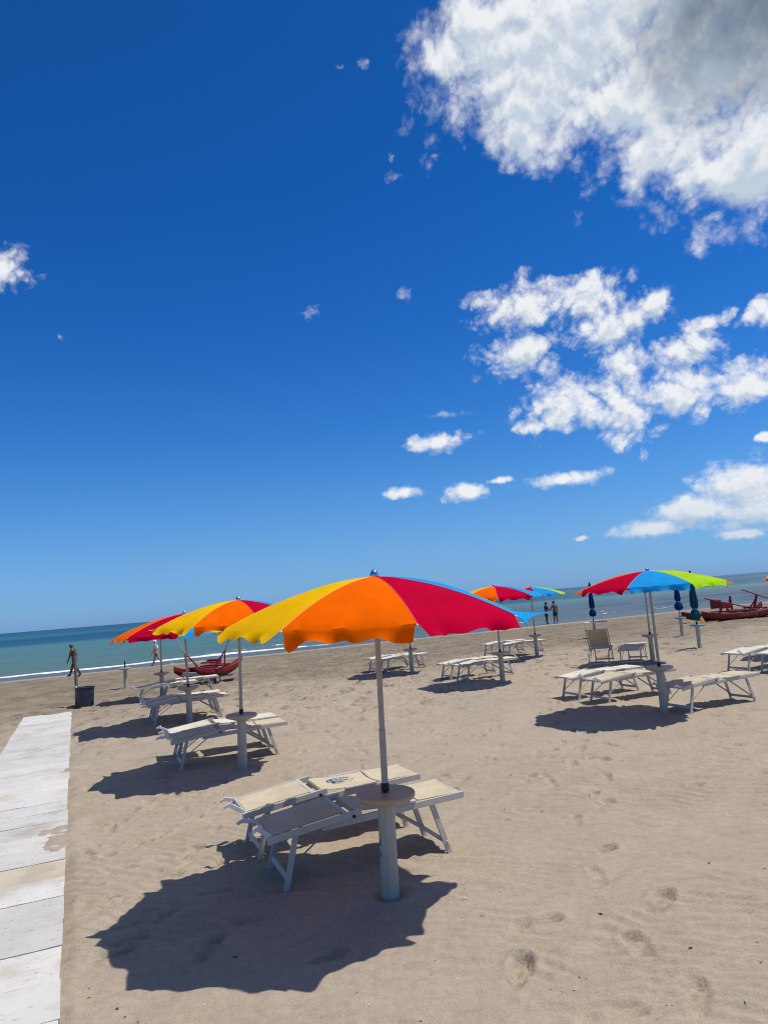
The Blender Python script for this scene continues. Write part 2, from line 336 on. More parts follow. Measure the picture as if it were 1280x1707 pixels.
def sand_height(x, y):
    v = x * NV[0] + y * NV[1]; u = x * UV[0] + y * UV[1]
    z = profile(v)
    dist = np.hypot(x, y)
    z = z + 0.030 * fbm(x / 2.4, y / 2.4, 3, 5) * sstep(2, 9, dist) * (1 - sstep(44, 48, v))
    z = z + 0.010 * fbm(x / .7, y / .7, 3, 9)
    # trampled, lumpy sand farther out
    ch = fbm(x / .42, y / .42, 4, 21, .55)
    ch2 = fbm(x / 1.5, y / 1.5, 2, 33)
    amp = sstep(8.5, 17, v + 5 * ch2) * (1 - sstep(43, 47, v))
    z = z + amp * (0.27 * np.clip(ch, -.3, .08) - .01)
    # wind ripples on the smooth near sand
    wob = fbm(x / .55, y / .55, 3, 41)
    patch = sstep(-.12, .18, fbm(x / 1.3, y / 1.3, 2, 51))
    rip = np.sin(2 * math.pi * ((y * .97 + x * .24) / .105 + wob * 3.4 + .6 * fbm(x / .2, y / .2, 2, 43)))
    z = z + (0.0105 * (.25 + .75 * patch)) * rip * (1 - sstep(7, 13, v))
    # low drift ridges running across the foreground
    r2 = np.sin(2 * math.pi * ((y * .9 - x * .2) / .42 + fbm(x / .8, y / .8, 3, 61) * 2.2))
    z = z + 0.0090 * r2 * (1 - sstep(8, 14, v))
    # footprints
    for fx, fy, ang, sc, dp in FOOT:
        a = R(ang); m = (np.abs(x - fx) < .4) & (np.abs(y - fy) < .4)
        if not m.any(): continue
        dx = x[m] - fx; dy = y[m] - fy
        lu = (dx * math.sin(a) + dy * math.cos(a)) / sc; lw = (dx * math.cos(a) - dy * math.sin(a)) / sc
        e1 = ((lu - .055) / .085) ** 2 + (lw / .050) ** 2
        e2 = ((lu + .075) / .058) ** 2 + ((lw + .006) / .038) ** 2
        e3 = (lu / .10) ** 2 + ((lw - .008) / .028) ** 2
        e = np.minimum(np.minimum(e1, e2), e3 * 1.25)
        dp = dp * 1.55; d = -dp * (1 - sstep(.55, 1.15, e)) * (1 - .35 * (e3 < .6))
        rim = dp * .42 * np.exp(-((np.sqrt(e) - 1.32) / .24) ** 2) * (.5 + .5 * np.clip(lu / .12, -1, 1))
        z[m] += d + rim
    # sand is hollowed round posts and heaped a little beside them
    for px, py, rr in POSTS:
        m = (np.abs(x - px) < rr * 6) & (np.abs(y - py) < rr * 6)
        d = np.hypot(x[m] - px, y[m] - py) / rr
        z[m] += -.028 * np.exp(-((d - .9) / .8) ** 2) + .016 * np.exp(-((d - 2.6) / .9) ** 2)
    # tyre tracks along the shore
    for tv, tw in ((30.6, .16), (32.5, .16), (35.8, .14), (37.4, .14)):
        q = np.exp(-((v - tv - .5 * fbm(u / 9, u * 0, 2, 71)) / tw) ** 2)
        z = z - .055 * q * (u < 26) * (.5 + .8 * vnoise(u / .7, v * 0, 72))
    # bed of the boardwalk
    s = (x - WALK_A[0]) * WALK_D[0] + (y - WALK_A[1]) * WALK_D[1]; w = (x - WALK_A[0]) * WALK_N[0] + (y - WALK_A[1]) * WALK_N[1]
    inside = sstep(-.09, .03, w) * sstep(-.09, .03, WALK_W - w) * (s < WALK_L + .02)
    base = profile(v)
    z = z * (1 - inside) + (base - .035) * inside
    # blown sand lying over the boards in a few places
    for cs, cw, rs_, rw, hh in ((2.95, .0, .30, .34, .052), (3.5, .02, .35, .45, .045), (WALK_L, .5, .28, .7, .052), (9.0, .98, .5, .2, .04), (6.6, .0, .4, .16, .045), (.35, .0, .3, .10, .028), (11.5, .9, .8, .22, .035), (-.6, .05, .5, .12, .03), (4.6, .0, .25, .10, .03)):
        z = z + (hh + .030) * np.exp(-((s - cs) / rs_) ** 2 - ((w - cw) / rw) ** 2) * (w > -.25) * sstep(-.25, .05, w) * (.8 + .5 * fbm(x / .12, y / .12, 3, 81))
    return z
def gz(x, y): return float(profile(x * NV[0] + y * NV[1]))

def np_mesh(name, X, Y, Z):
    nr, nc = X.shape
    co = np.stack([X, Y, Z], -1).reshape(-1, 3).astype(np.float32)
    idx = np.arange(nr * nc).reshape(nr, nc)
    q = np.stack([idx[:-1, :-1], idx[:-1, 1:], idx[1:, 1:], idx[1:, :-1]], -1).reshape(-1, 4).astype(np.int32)
    me = bpy.data.meshes.new(name)
    me.vertices.add(len(co)); me.vertices.foreach_set('co', co.ravel())
    me.loops.add(q.size); me.loops.foreach_set('vertex_index', q.ravel())
    me.polygons.add(len(q)); me.polygons.foreach_set('loop_start', np.arange(0, q.size, 4, dtype=np.int32))
    me.polygons.foreach_set('loop_total', np.full(len(q), 4, dtype=np.int32))
    me.update(calc_edges=True); me.polygons.foreach_set('use_smooth', np.ones(len(q), dtype=bool)); me.update()
    return me

def steps(a, b, d0, g):
    out = [a]; d = d0
    while out[-1] < b: out.append(out[-1] + d); d *= g
    return np.array(out)

def sand_material():
    m = bpy.data.materials.new('sand'); m.use_nodes = True; nt = m.node_tree; b = nt.nodes['Principled BSDF']
    geo = nt.nodes.new('ShaderNodeNewGeometry'); P = geo.outputs['Position']
    v = vmth(nt, 'DOT_PRODUCT', P, (NV[0], NV[1], 0.0)); 
    big = noise(nt, P, 0.22, 4, 0.55); med = noise(nt, P, 1.3, 5, 0.6); fine = noise(nt, P, 55.0, 4, 0.7)
    dry = mixc(nt, mapr(nt, med, .3, .7), rgb(.350, .280, .200), rgb(.400, .325, .238))
    dry = mixc(nt, mapr(nt, big, .35, .68), dry, rgb(.352, .290, .218))
    damp = mixc(nt, mapr(nt, noise(nt, P, .8, 6, .65), .35, .65), rgb(.165, .130, .085), rgb(.255, .205, .140))
    vv = mth(nt, 'ADD', v, mth(nt, 'MULTIPLY', mth(nt, 'SUBTRACT', noise(nt, P, .16, 5, .6), .5), 16.0))
    fdamp = mapr(nt, vv, 14.0, 24.0, 0.0, 0.95)
    c = mixc(nt, fdamp, dry, damp)
    # pale strip of drier sand above the swash, then wet sand
    vs = mth(nt, 'ADD', v, mth(nt, 'MULTIPLY', mth(nt, 'SUBTRACT', noise(nt, P, .11, 3, .5), .5), 4.0))
    pale = mth(nt, 'MULTIPLY', mapr(nt, vs, 43.2, 45.0), mapr(nt, vs, 46.6, 47.6, 1.0, 0.0))
    c = mixc(nt, mth(nt, 'MULTIPLY', pale, .8), c, rgb(.37, .31, .24))
    wet = mapr(nt, vs, 46.4, 47.6)
    c = mixc(nt, wet, c, rgb(.17, .145, .115))
    # damp patches turned up by feet and wheels
    spk = mth(nt, 'MULTIPLY', mapr(nt, noise(nt, vmth(nt, 'MULTIPLY', P, (1.0, .7, 1.0)), 2.9, 6, .72), .545, .64), mapr(nt, v, 8.0, 16.0, 0.0, .85))
    c = mixc(nt, spk, c, rgb(.150, .118, .080))
    g = mth(nt, 'MULTIPLY', mapr(nt, noise(nt, P, 120.0, 2, .6), .25, .75, .83, 1.16, smooth=False), mapr(nt, noise(nt, P, 16.0, 4, .65), .25, .75, .88, 1.12, smooth=False))
    gc = nt.nodes.new('ShaderNodeCombineColor'); [nt.links.new(g, gc.inputs[i]) for i in range(3)]
    c = mixc(nt, 1.0, c, gc.outputs[0], 'MULTIPLY')
    nt.links.new(c, b.inputs['Base Color'])
    ro = mapr(nt, wet, 0, 1, .95, .25); nt.links.new(ro, b.inputs['Roughness'])
    b.inputs['Specular IOR Level'].default_value = .25
    bp = nt.nodes.new('ShaderNodeBump'); bp.inputs['Strength'].default_value = .8; bp.inputs['Distance'].default_value = .008
    rv = vmth(nt, 'MULTIPLY', P, (2.2, 9.0, 1.0))
    rip = noise(nt, rv, 1.6, 5, .6, .5)
    hgt = mth(nt, 'ADD', mth(nt, 'ADD', mth(nt, 'MULTIPLY', fine, .6), mth(nt, 'MULTIPLY', noise(nt, P, 14.0, 5, .65), 1.3)), mth(nt, 'MULTIPLY', rip, 2.6))
    nt.links.new(hgt, bp.inputs['Height']); nt.links.new(bp.outputs[0], b.inputs['Normal'])
    return m

def build_sand():
    xp = np.concatenate([np.arange(0, 2.8, .021), steps(2.8, 140, .022, 1.0115)])
    xs = np.concatenate([-xp[:0:-1], xp])
    ys = np.concatenate([np.arange(-14, 2.4, .35), np.arange(2.45, 6.6, .020), steps(6.6, 60, .024, 1.0062), np.arange(61, 150, 3.0)])
    X, Y = np.meshgrid(xs, ys)
    Z = sand_height(X.ravel(), Y.ravel()).reshape(X.shape)
    o = link('sand_beach', np_mesh('sand_beach', X, Y, Z), sand_material())
    tag(o, 'pale rippled sand beach with footprints sloping to the sea', None, None, 'structure')

# ------------------------------------------------------------------ the sea
def sea_material():
    m = bpy.data.materials.new('sea'); m.use_nodes = True; nt = m.node_tree; b = nt.nodes['Principled BSDF']
    geo = nt.nodes.new('ShaderNodeNewGeometry'); P = geo.outputs['Position']
    v = vmth(nt, 'DOT_PRODUCT', P, (NV[0], NV[1], 0.0)); u = vmth(nt, 'DOT_PRODUCT', P, (UV[0], UV[1], 0.0))
    cb = nt.nodes.new('ShaderNodeCombineXYZ')
    lv = mth(nt, 'LOGARITHM', mth(nt, 'MAXIMUM', v, 1.0), 2.0)
    nt.links.new(mth(nt, 'DIVIDE', u, 160.0), cb.inputs[0]); nt.links.new(mth(nt, 'MULTIPLY', lv, 1.6), cb.inputs[1])
    nb = noise(nt, cb.outputs[0], 1.0, 4, .5)
    lvw = mth(nt, 'ADD', lv, mth(nt, 'MULTIPLY', mth(nt, 'SUBTRACT', nb, .5), .9))
    rp = nt.nodes.new('ShaderNodeValToRGB'); cr = rp.color_ramp
    nt.links.new(mapr(nt, lvw, 5.5, 11.5, smooth=False), rp.inputs[0])
    stops = [(0.0, (.15, .165, .15)), (.035, (.115, .155, .135)), (.10, (.088, .162, .132)), (.27, (.070, .160, .134)), (.31, (.014, .070, .092)), (.44, (.007, .048, .080)), (.51, (.030, .115, .122)), (.60, (.012, .070, .095)), (1.0, (.008, .050, .075))]
    cr.elements[0].position = 0; cr.elements[0].color = rgb(*stops[0][1]); cr.elements[1].position = 1; cr.elements[1].color = rgb(*stops[-1][1])
    for p, c in stops[1:-1]:
        e = cr.elements.new(p); e.color = rgb(*c)
    at = nt.nodes.new('ShaderNodeAttribute'); at.attribute_name = 'foam'
    cf = nt.nodes.new('ShaderNodeCombineXYZ'); nt.links.new(mth(nt, 'MULTIPLY', u, .55), cf.inputs[0]); nt.links.new(mth(nt, 'MULTIPLY', v, 1.4), cf.inputs[1])
    fn = noise(nt, cf.outputs[0], 1.6, 6, .68)
    foam = mapr(nt, mth(nt, 'ADD', at.outputs['Fac'], mth(nt, 'MULTIPLY', mth(nt, 'SUBTRACT', fn, .5), 1.5)), .45, .72)
    gr = mth(nt, 'MULTIPLY', mth(nt, 'MULTIPLY', mapr(nt, mth(nt, 'ADD', u, mth(nt, 'MULTIPLY', mth(nt, 'SUBTRACT', nb, .5), 60.0)), 5.0, 75.0), mapr(nt, v, 85.0, 125.0, 1.0, 0.0)), .9)
    wc = mixc(nt, gr, rp.outputs[0], rgb(.060, .085, .098))
    film = mapr(nt, v, 48.2, 51.0, .75, 0.0)
    wc = mixc(nt, film, wc, rgb(.085, .092, .095))
    c = mixc(nt, foam, wc, rgb(.80, .82, .82))
    nt.links.new(c, b.inputs['Base Color'])
    nt.links.new(mapr(nt, foam, 0, 1, .30, .8), b.inputs['Roughness'])
    b.inputs['IOR'].default_value = 1.33; b.inputs['Specular IOR Level'].default_value = .16
    cw = nt.nodes.new('ShaderNodeCombineXYZ'); nt.links.new(mth(nt, 'MULTIPLY', u, .35), cw.inputs[0]); nt.links.new(v, cw.inputs[1])
    bp = nt.nodes.new('ShaderNodeBump'); bp.inputs['Strength'].default_value = 1.0; bp.inputs['Distance'].default_value = .22
    hh = mth(nt, 'ADD', noise(nt, cw.outputs[0], .55, 6, .62), mth(nt, 'MULTIPLY', noise(nt, cw.outputs[0], 3.0, 4, .6), .25))
    nt.links.new(hh, bp.inputs['Height']); nt.links.new(bp.outputs[0], b.inputs['Normal'])
    return m

def build_sea():
    us = np.concatenate([-steps(70, 30000, 3, 1.16)[::-1], np.arange(-69, 110, .5), steps(110, 30000, 3, 1.16)])
    vs = np.concatenate([np.arange(46.3, 62, .14), steps(62, 140, .22, 1.012), steps(142, 30000, 3, 1.14)])
    U, V = np.meshgrid(us, vs)
    mean = 47.4 + 1.1 * fbm(U / 9, U * 0 + 3, 3, 90)                 # swash line
    fade = 1 - sstep(110, 160, V)
    z = np.full_like(U, SEA_Z)
    sw = V - mean
    chop = fbm(U / 6.5, V / 1.7, 4, 93)
    z += fade * .30 * chop * sstep(.6, 7, sw)
    foam = np.zeros_like(U)
    near = (np.abs(U) < 300)
    # lines of small breakers: distance from the swash line, height, foaminess, where along the shore
    for off, hgt, fo, u0, u1, wl in ((3.1, .12, .95, -300, 24, .50), (5.2, .12, .50, -300, 300, .55), (7.2, .16, .50, 0, 300, .6), (9.5, .18, .42, 8, 300, .7), (14, .20, .30, 4, 300, .8), (20, .2, .22, -300, 300, .9), (28, .2, .15, -300, 300, 1.0)):
        cvt = mean + off + 1.2 * off ** .35 * fbm(U / 11 + off, U * 0 + off, 3, 97)
        al = sstep(u0, u0 + 14, U) * (1 - sstep(u1 - 14, u1, U)) if u0 > -299 else (1 - sstep(u1 - 14, u1, U))
        br = np.clip(.55 + 2.6 * fbm(U / 7 + off * 3, U * 0 + off, 3, 99), 0, 1.1) if off > 4 else np.clip(1.0 + .8 * fbm(U / 5, U * 0, 2, 99), .5, 1.1)
        d = V - cvt
        g = np.exp(-(d / wl) ** 2) * (d < 0) + np.exp(-(d / (wl * 2.6)) ** 2) * (d >= 0)
        z += hgt * g * al * near * br
        foam = np.maximum(foam, fo * al * br * near * (np.exp(-((d + .15) / (wl * .75)) ** 2)))
        foam = np.maximum(foam, .45 * fo * al * br * near * np.exp(-((d - .8) / 1.1) ** 2))
    foam = np.maximum(foam, .42 * near * np.exp(-((sw - .12) / .16) ** 2) * (.55 + .9 * vnoise(U / 3, U * 0, 5)))
    # the last film of water lies on the sand
    sandz = profile(V)
    film = np.clip(sandz + .012, SEA_Z, None)
    z = np.where(sw < .2, np.where(sw < 0, SEA_Z - .06, SEA_Z + .004), z)
    X = U * UV[0] + V * NV[0]; Y = U * UV[1] + V * NV[1]
    me = np_mesh('sea', X, Y, z)
    at = me.attributes.new('foam', 'FLOAT', 'POINT'); at.data.foreach_set('value', foam.ravel().astype(np.float32))
    o = link('sea', me, sea_material()); tag(o, 'turquoise sea with small white breakers and darker bands farther out', None, None, 'structure')
build_sea()

# ------------------------------------------------------------------ boardwalk
def plank_material(name, base, wear):
    m = bpy.data.materials.new(name); m.use_nodes = True; nt = m.node_tree; b = nt.nodes['Principled BSDF']
    tc = nt.nodes.new('ShaderNodeTexCoord'); oi = nt.nodes.new('ShaderNodeObjectInfo')
    off = vmth(nt, 'ADD', tc.outputs['Object'], vmth(nt, 'MULTIPLY', oi.outputs['Location'], (3.1, 2.3, 0)))
    V = off
    st = vmth(nt, 'MULTIPLY', V, (2.2, 5.5, 1.0))
    grain = noise(nt, st, 3.2, 7, .68, .3)
    scuff = noise(nt, st, 1.6, 8, .72, .8)
    spot = noise(nt, V, 30, 3, .5)
    c = mixc(nt, mapr(nt, noise(nt, V, 2.2, 4, .6), .3, .7), rgb(*[x * .90 for x in base]), rgb(*base))
    c = mixc(nt, mth(nt, 'MULTIPLY', mapr(nt, scuff, .52, .68), .7), c, rgb(*wear))
    c = mixc(nt, mth(nt, 'MULTIPLY', mapr(nt, grain, .60, .70), .6), c, rgb(.40, .36, .31))
    c = mixc(nt, mth(nt, 'MULTIPLY', mapr(nt, spot, .69, .74), .85), c, rgb(.10, .085, .07))
    geo = nt.nodes.new('ShaderNodeNewGeometry'); W = geo.outputs['Position']
    du = mth(nt, 'MULTIPLY', mapr(nt, noise(nt, W, 1.5, 7, .68), .50, .68), .62)
    c = mixc(nt, du, c, rgb(.42, .355, .27))
    sp2 = mth(nt, 'MULTIPLY', mapr(nt, noise(nt, vmth(nt, 'MULTIPLY', V, (1.0, 2.6, 1)), 14, 4, .6), .63, .70), .7)
    c = mixc(nt, sp2, c, rgb(.20, .18, .15))
    rv = mapr(nt, oi.outputs['Random'], 0, 1, .86, 1.04, smooth=False)
    gc = nt.nodes.new('ShaderNodeCombineColor'); [nt.links.new(rv, gc.inputs[i]) for i in range(3)]
    c = mixc(nt, 1.0, c, gc.outputs[0], 'MULTIPLY')
    nt.links.new(c, b.inputs['Base Color']); b.inputs['Roughness'].default_value = .7; b.inputs['Specular IOR Level'].default_value = .25
    bp = nt.nodes.new('ShaderNodeBump'); bp.inputs['Strength'].default_value = .45; bp.inputs['Distance'].default_value = .004
    nt.links.new(grain, bp.inputs['Height']); nt.links.new(bp.outputs[0], b.inputs['Normal'])
    return m
def build_walk():
    root = empty('boardwalk', (WALK_A[0], WALK_A[1], 0), 0, 'white painted plank boardwalk crossing the sand at the left edge', 'boardwalk')
    mw = plank_material('plank_white', (.64, .61, .555), (.47, .42, .345)); mb = plank_material('plank_beige', (.60, .51, .37), (.48, .40, .29))
    ang = math.atan2(-WALK_N[1], -WALK_N[0])        # local x runs across the walk
    pitch = .4285; k = 0; s = WALK_L
    shapes = []
    for i in range(6):
        r_ = random.Random(i); mb_ = MB(); n = 14; T = []; Bt = []
        for e in (0, 1):
            row = []
            for j in range(n + 1):
                x = -WALK_W / 2 + WALK_W * j / n
                yy = (e - .5) * (pitch - .007) + r_.uniform(-.0016, .0016)
                zz = r_.uniform(-.0012, .0012)
                if j in (0, n): x += r_.uniform(-.006, .006)
                row.append((x, yy, zz))
            T.append(row)
        mb_.grid(T); mb_.grid([[(p[0], p[1], -.03) for p in T[1]], [(p[0], p[1], -.03) for p in T[0]]])
        for e in (0, 1):
            a = T[e]; bb = [(p[0], p[1], -.03) for p in a]
            mb_.grid([bb, a] if e == 0 else [a, bb])
        for j in (0, n):
            q = [T[0][j], T[1][j], (T[1][j][0], T[1][j][1], -.03), (T[0][j][0], T[0][j][1], -.03)]
            mb_.add(q, [(0, 1, 2, 3) if j == 0 else (3, 2, 1, 0)])
        shapes.append(mb_)
    meshes = {}
    while s > -4.5:
        c = WALK_A + WALK_D * (s - pitch / 2) + WALK_N * (WALK_W / 2)
        beige = s - pitch < 2.16 < s
        key = (k * 5 % 6, beige)
        if key not in meshes:
            meshes[key] = shapes[key[0]].mesh('plank'); meshes[key].materials.append(mb if beige else mw)
        o = bpy.data.objects.new('plank', meshes[key]); COL.objects.link(o); o.parent = root
        rr = random.Random(100 + k)
        o.location = (c[0] - WALK_A[0] + rr.uniform(-.006, .006), c[1] - WALK_A[1], gz(*c) + .022 + rr.uniform(-.003, .003))
        o.rotation_euler = (rr.uniform(-.006, .006), rr.uniform(-.004, .004), ang + rr.uniform(-.004, .004))
        if beige: o['label'] = 'bare beige plank without white paint'
        s -= pitch; k += 1
build_walk()

# ------------------------------------------------------------------ umbrella stands
def stand(px, py, label, top='beige', h=.615, lean=(0, 0), cone=True, group=None):
    POSTS.append((px, py, .055))
    z = gz(px, py)
    root = empty('umbrella_stand', (px, py, z), 0, label, 'umbrella stand', group or 'umbrella stands with round tables', lean)
    b = MB(); b.lathe([(.058, -.20), (.058, 0), (.056, h - .03), (.056, h - .012)], 8); b.build('post', M_post, root, bevel=.004)
    m = dict(tan=M_table, beige=M_table2, blue=M_tableb)[top]
    r = .192
    b = MB(); b.lathe([(.06, h - .052 if cone else h - .03), (.10, h - .040 if cone else h - .022), (r - .012, h - .014), (r - .002, h - .006), (r, h + .002), (r, h + .016), (r - .005, h + .022), (.03, h + .0225)], 40)
    b.build('table_top', m, root, smooth=True)
    return root, z

# ------------------------------------------------------------------ open umbrellas
SEQ = ['lime', 'yellow', 'orange', 'red', 'blue', 'lime', 'yellow', 'orange']
RC, RISE = .975, .285
def canopy_z(t): return -RISE * (.27 * t + .73 * t * t)
def umbrella(px, py, label, first_rib, seq_start, lean=(0, 0), wind=.75, seed=0, table_h=.615, top=2.0, flap={}, scale=1.0, rise=1.0):
    """first_rib: angle (deg) of one rib seen from the camera side (0 = towards -Y, positive to +X); panel colours run on from there"""
    z0 = gz(px, py); rnd = random.Random(seed)
    root = empty('beach_umbrella', (px, py, z0), 0, label, 'umbrella', 'open rainbow beach umbrellas', lean)
    b = MB(); b.tube([(0, 0, table_h + .06), (0, 0, table_h + .42)], .0215, 16); b.tube([(0, 0, table_h + .40), (0, 0, top - .02)], .0185, 16); b.build('pole', M_pole, root, smooth=True)
    b = MB(); b.lathe([(.018, table_h - .02), (.018, table_h + .03), (.027, table_h + .032), (.027, table_h + .075), (.0225, table_h + .082)], 14); b.build('collar', M_black, root, smooth=True)
    b = MB(); b.lathe([(.040, top - .006), (.042, top + .004), (.031, top + .006), (.029, top + .020), (.020, top + .038), (.008, top + .046), (.002, top + .047)], 20); b.build('finial', M_chrome, root, smooth=True)
    b = MB(); b.lathe([(.028, top - .26), (.034, top - .255), (.034, top - .20), (.028, top - .195)], 14); hub = b.build('hub', M_black, root, smooth=True)
    Rr = RC * scale
    def rib_pt(a, t): return Vector((Rr * t * math.sin(a), -Rr * t * math.cos(a), top + canopy_z(t) * rise))
    W = Vector((.22, .97, 0)) * wind
    for k in range(8):
        a0 = R(first_rib + 45 * k); a1 = a0 + R(45); am = (a0 + a1) / 2
        colr = SEQ[(seq_start + k) % 8]
        nu, nrr = 20, 11
        rows = []
        for i in range(nrr + 1):
            t = .028 + (1 - .028) * i / nrr
            p, q = rib_pt(a0, t), rib_pt(a1, t); row = []
            for j in range(nu + 1):
                u = j / nu; pt = p.lerp(q, u)
                bel = math.sin(math.pi * u)
                pt.z += .020 * bel * math.sin(math.pi * min(1, t * 1.02)) - .010 * bel * t ** 3
                out = Vector((math.sin(am), -math.cos(am), 0)); pt += out * (.004 * math.sin(6 * u + k) * t); pt.z += .0035 * math.sin(23 * u + 2 * k) * t ** 5 + .0018 * math.sin(41 * u + k) * t ** 8
                row.append(pt)
            rows.append(row)
        # valance: hangs from the rim, split at the ribs, pushed by the wind
        out = Vector((math.sin(am), -math.cos(am), 0))
        ow = out.dot(W); ph = rnd.uniform(0, 6.28); c0 = rnd.uniform(.6, 1.3); c1 = rnd.uniform(.8, 1.5)
        nv = 5; rim = rows[-1]
        tang = (rim[-1] - rim[0]).normalized()
        nsc = 4
        for i in range(1, nv + 1):
            w = i / nv; row = []
            for j in range(nu + 1):
                u = j / nu
                scal = abs(math.sin(math.pi * nsc * u + ph * .2))
                L = (.066 + .013 * scal + .036 * c0 * math.exp(-((u - .06) / .085) ** 2) + .040 * c1 * math.exp(-((u - .94) / .09) ** 2)) * (1 + .35 * max(0, ow))
                wav = math.sin(2 * math.pi * (nsc * .5 + .3) * u + ph) * .6 + .4 * math.sin(2 * math.pi * 3.7 * u + 2 * ph)
                flare = .30 + .75 * abs(out.x) ** 1.5 + .42 * wav * w + max(-.04, ow * .9) * (.5 + .5 * w)
                lift = max(0, ow) * (1.05 + .55 * math.sin(5 * u + ph)) * w
                if flap.get(k):
                    fl, fo_, li = flap[k]; q = sstep(.35, 1.0, np.float64(u)); L += fl * q; flare += fo_ * q; lift += li * q * w
                d = Vector((0, 0, -1)) * (1 - .35 * min(1.5, abs(flare))) + out * flare + Vector((0, 0, 1)) * lift
                d.normalize()
                pinch = (.5 - u) * 2
                row.append(rim[j] + d * L * w + tang * (.030 * pinch * abs(pinch) ** 7 * (.3 + .7 * w)) + tang * .014 * w * math.sin(9 * u + ph))
            rows.append(row)
        b = MB(); b.grid(rows); pn = b.build('canopy_panel', FAB[colr], root, smooth=True)
        for p_ in pn.data.polygons: p_.use_smooth = True
        # rib with its tip, strut, and the stitched seam above
        pts = [rib_pt(a0, t) + Vector((0, 0, -.012)) for t in np.linspace(.03, 1.0, 9)]
        b = MB(); b.tube(pts, .0045, 6); rb = b.build('rib', M_pole, root, smooth=True)
        b = MB(); e = rib_pt(a0, 1.0); d = (e - rib_pt(a0, .93)).normalized(); b.tube([e - d * .01 + Vector((0, 0, -.006)), e + d * .012 + Vector((0, 0, -.006))], [.005, .006], 8); b.build('tip', M_white, rb, smooth=True)
        b = MB(); b.tube([(.03 * math.sin(a0), -.03 * math.cos(a0), top - .225), rib_pt(a0, .52) + Vector((0, 0, -.016))], .0045, 6); b.build('strut', M_pole, hub, smooth=True)
        b = MB(); b.tube([rib_pt(a0, t) + Vector((0, 0, .001)) for t in np.linspace(.03, .995, 12)], .0030, 6); b.build('seam', SEAM[colr], pn, smooth=True)
    return root

# label parts: what stands where
st = lambda **k: k
UMB = [
 # x, y, table colour, first rib angle, colour index of first panel, lean(x,y), seed, top, stand label, umbrella label
 (-.155, 4.80, 'tan', -121, 0, (R(.7), R(1.55)), 1, 2.03, 'stand with tan round table and octagonal pale post, nearest the camera', 'largest rainbow umbrella, nearest the camera, yellow orange and crimson panels'),
 (-1.962, 8.952, 'beige', -109, 0, (0, R(1.5)), 2, 2.03, 'beige round table stand beside the second pair of loungers from the camera on the left', 'rainbow umbrella directly behind the nearest one on its left, over the second lounger pair'),
 (-3.91, 13.57, 'beige', -123, 1, (0, R(-.6)), 3, 2.0, 'beige table stand at the third lounger pair, in front of the red boat with wheels', 'third umbrella of the left row, orange and crimson with a drooping left edge'),
 (-6.067, 18.688, 'beige', -114, 2, (0, R(.5)), 4, 1.90, 'table stand at the left lounger near the lone bare stand', 'farthest umbrella of the left row, hidden behind the orange and crimson one'),
 (2.256, 15.672, 'beige', -140, 0, (0, R(.3)), 5, 2.06, 'table stand at the lounger pair in the middle distance, right of centre', 'rainbow umbrella in the middle distance partly hidden behind the nearest canopy, orange and crimson'),
 (.414, 19.796, 'beige', -121, 0, (0, R(.4)), 6, 2.0, 'table stand at the far lounger pair seen just right of the nearest pole', 'umbrella hidden behind the nearest canopy, only its thin pole showing'),
 (4.206, 21.628, 'beige', -138, 1, (0, R(.3)), 7, 2.05, 'farthest table stand with loungers, below the blue and lime umbrella', 'small far umbrella with blue and lime panels, in front of the standing pair of people'),
 (3.731, 10.388, 'beige', -125, 2, (0, R(.3)), 8, 2.0, 'beige table stand between the three loungers on the right', 'rainbow umbrella on the right with blue and lime panels facing the camera'),
 (6.076, 17.246, 'beige', -100, 2, (0, R(.4)), 9, 2.0, 'table stand behind the right umbrella, beside the raised lounger', 'umbrella hidden behind the right rainbow canopy, only its pole and rim visible'),
 (9.40, 15.9, 'beige', -143, 2, (0, 0), 10, 2.02, 'table stand under the umbrella cut off by the right edge', 'orange umbrella tip poking in at the right edge'),
]
FLAPS = {0: {4: (.13, 1.3, .25), 0: (.02, .1, .5)}, 1: {0: (.01, .1, .3)}}
for i, (x, y, tcol, fr, ss, lean, seed, top, sl_, ul) in enumerate(UMB):
    stand(x, y, sl_, tcol, lean=lean)
    umbrella(x, y, ul, fr, ss, lean, seed=seed, top=top, flap=FLAPS.get(i, {}), scale={2: 1.30, 7: 1.05}.get(i, 1.0), rise={2: 1.2, 7: .74, 8: .70, 6: .75, 4: .85}.get(i, 1.0))
lone, _z = stand(-8.659, 23.111, 'lone bare umbrella stand without an umbrella near the trash bin', 'beige')
b = MB(); b.tube([(0, 0, .6), (0, 0, .85)], .022, 10); b.build('pole_socket', M_black, lone, smooth=True)

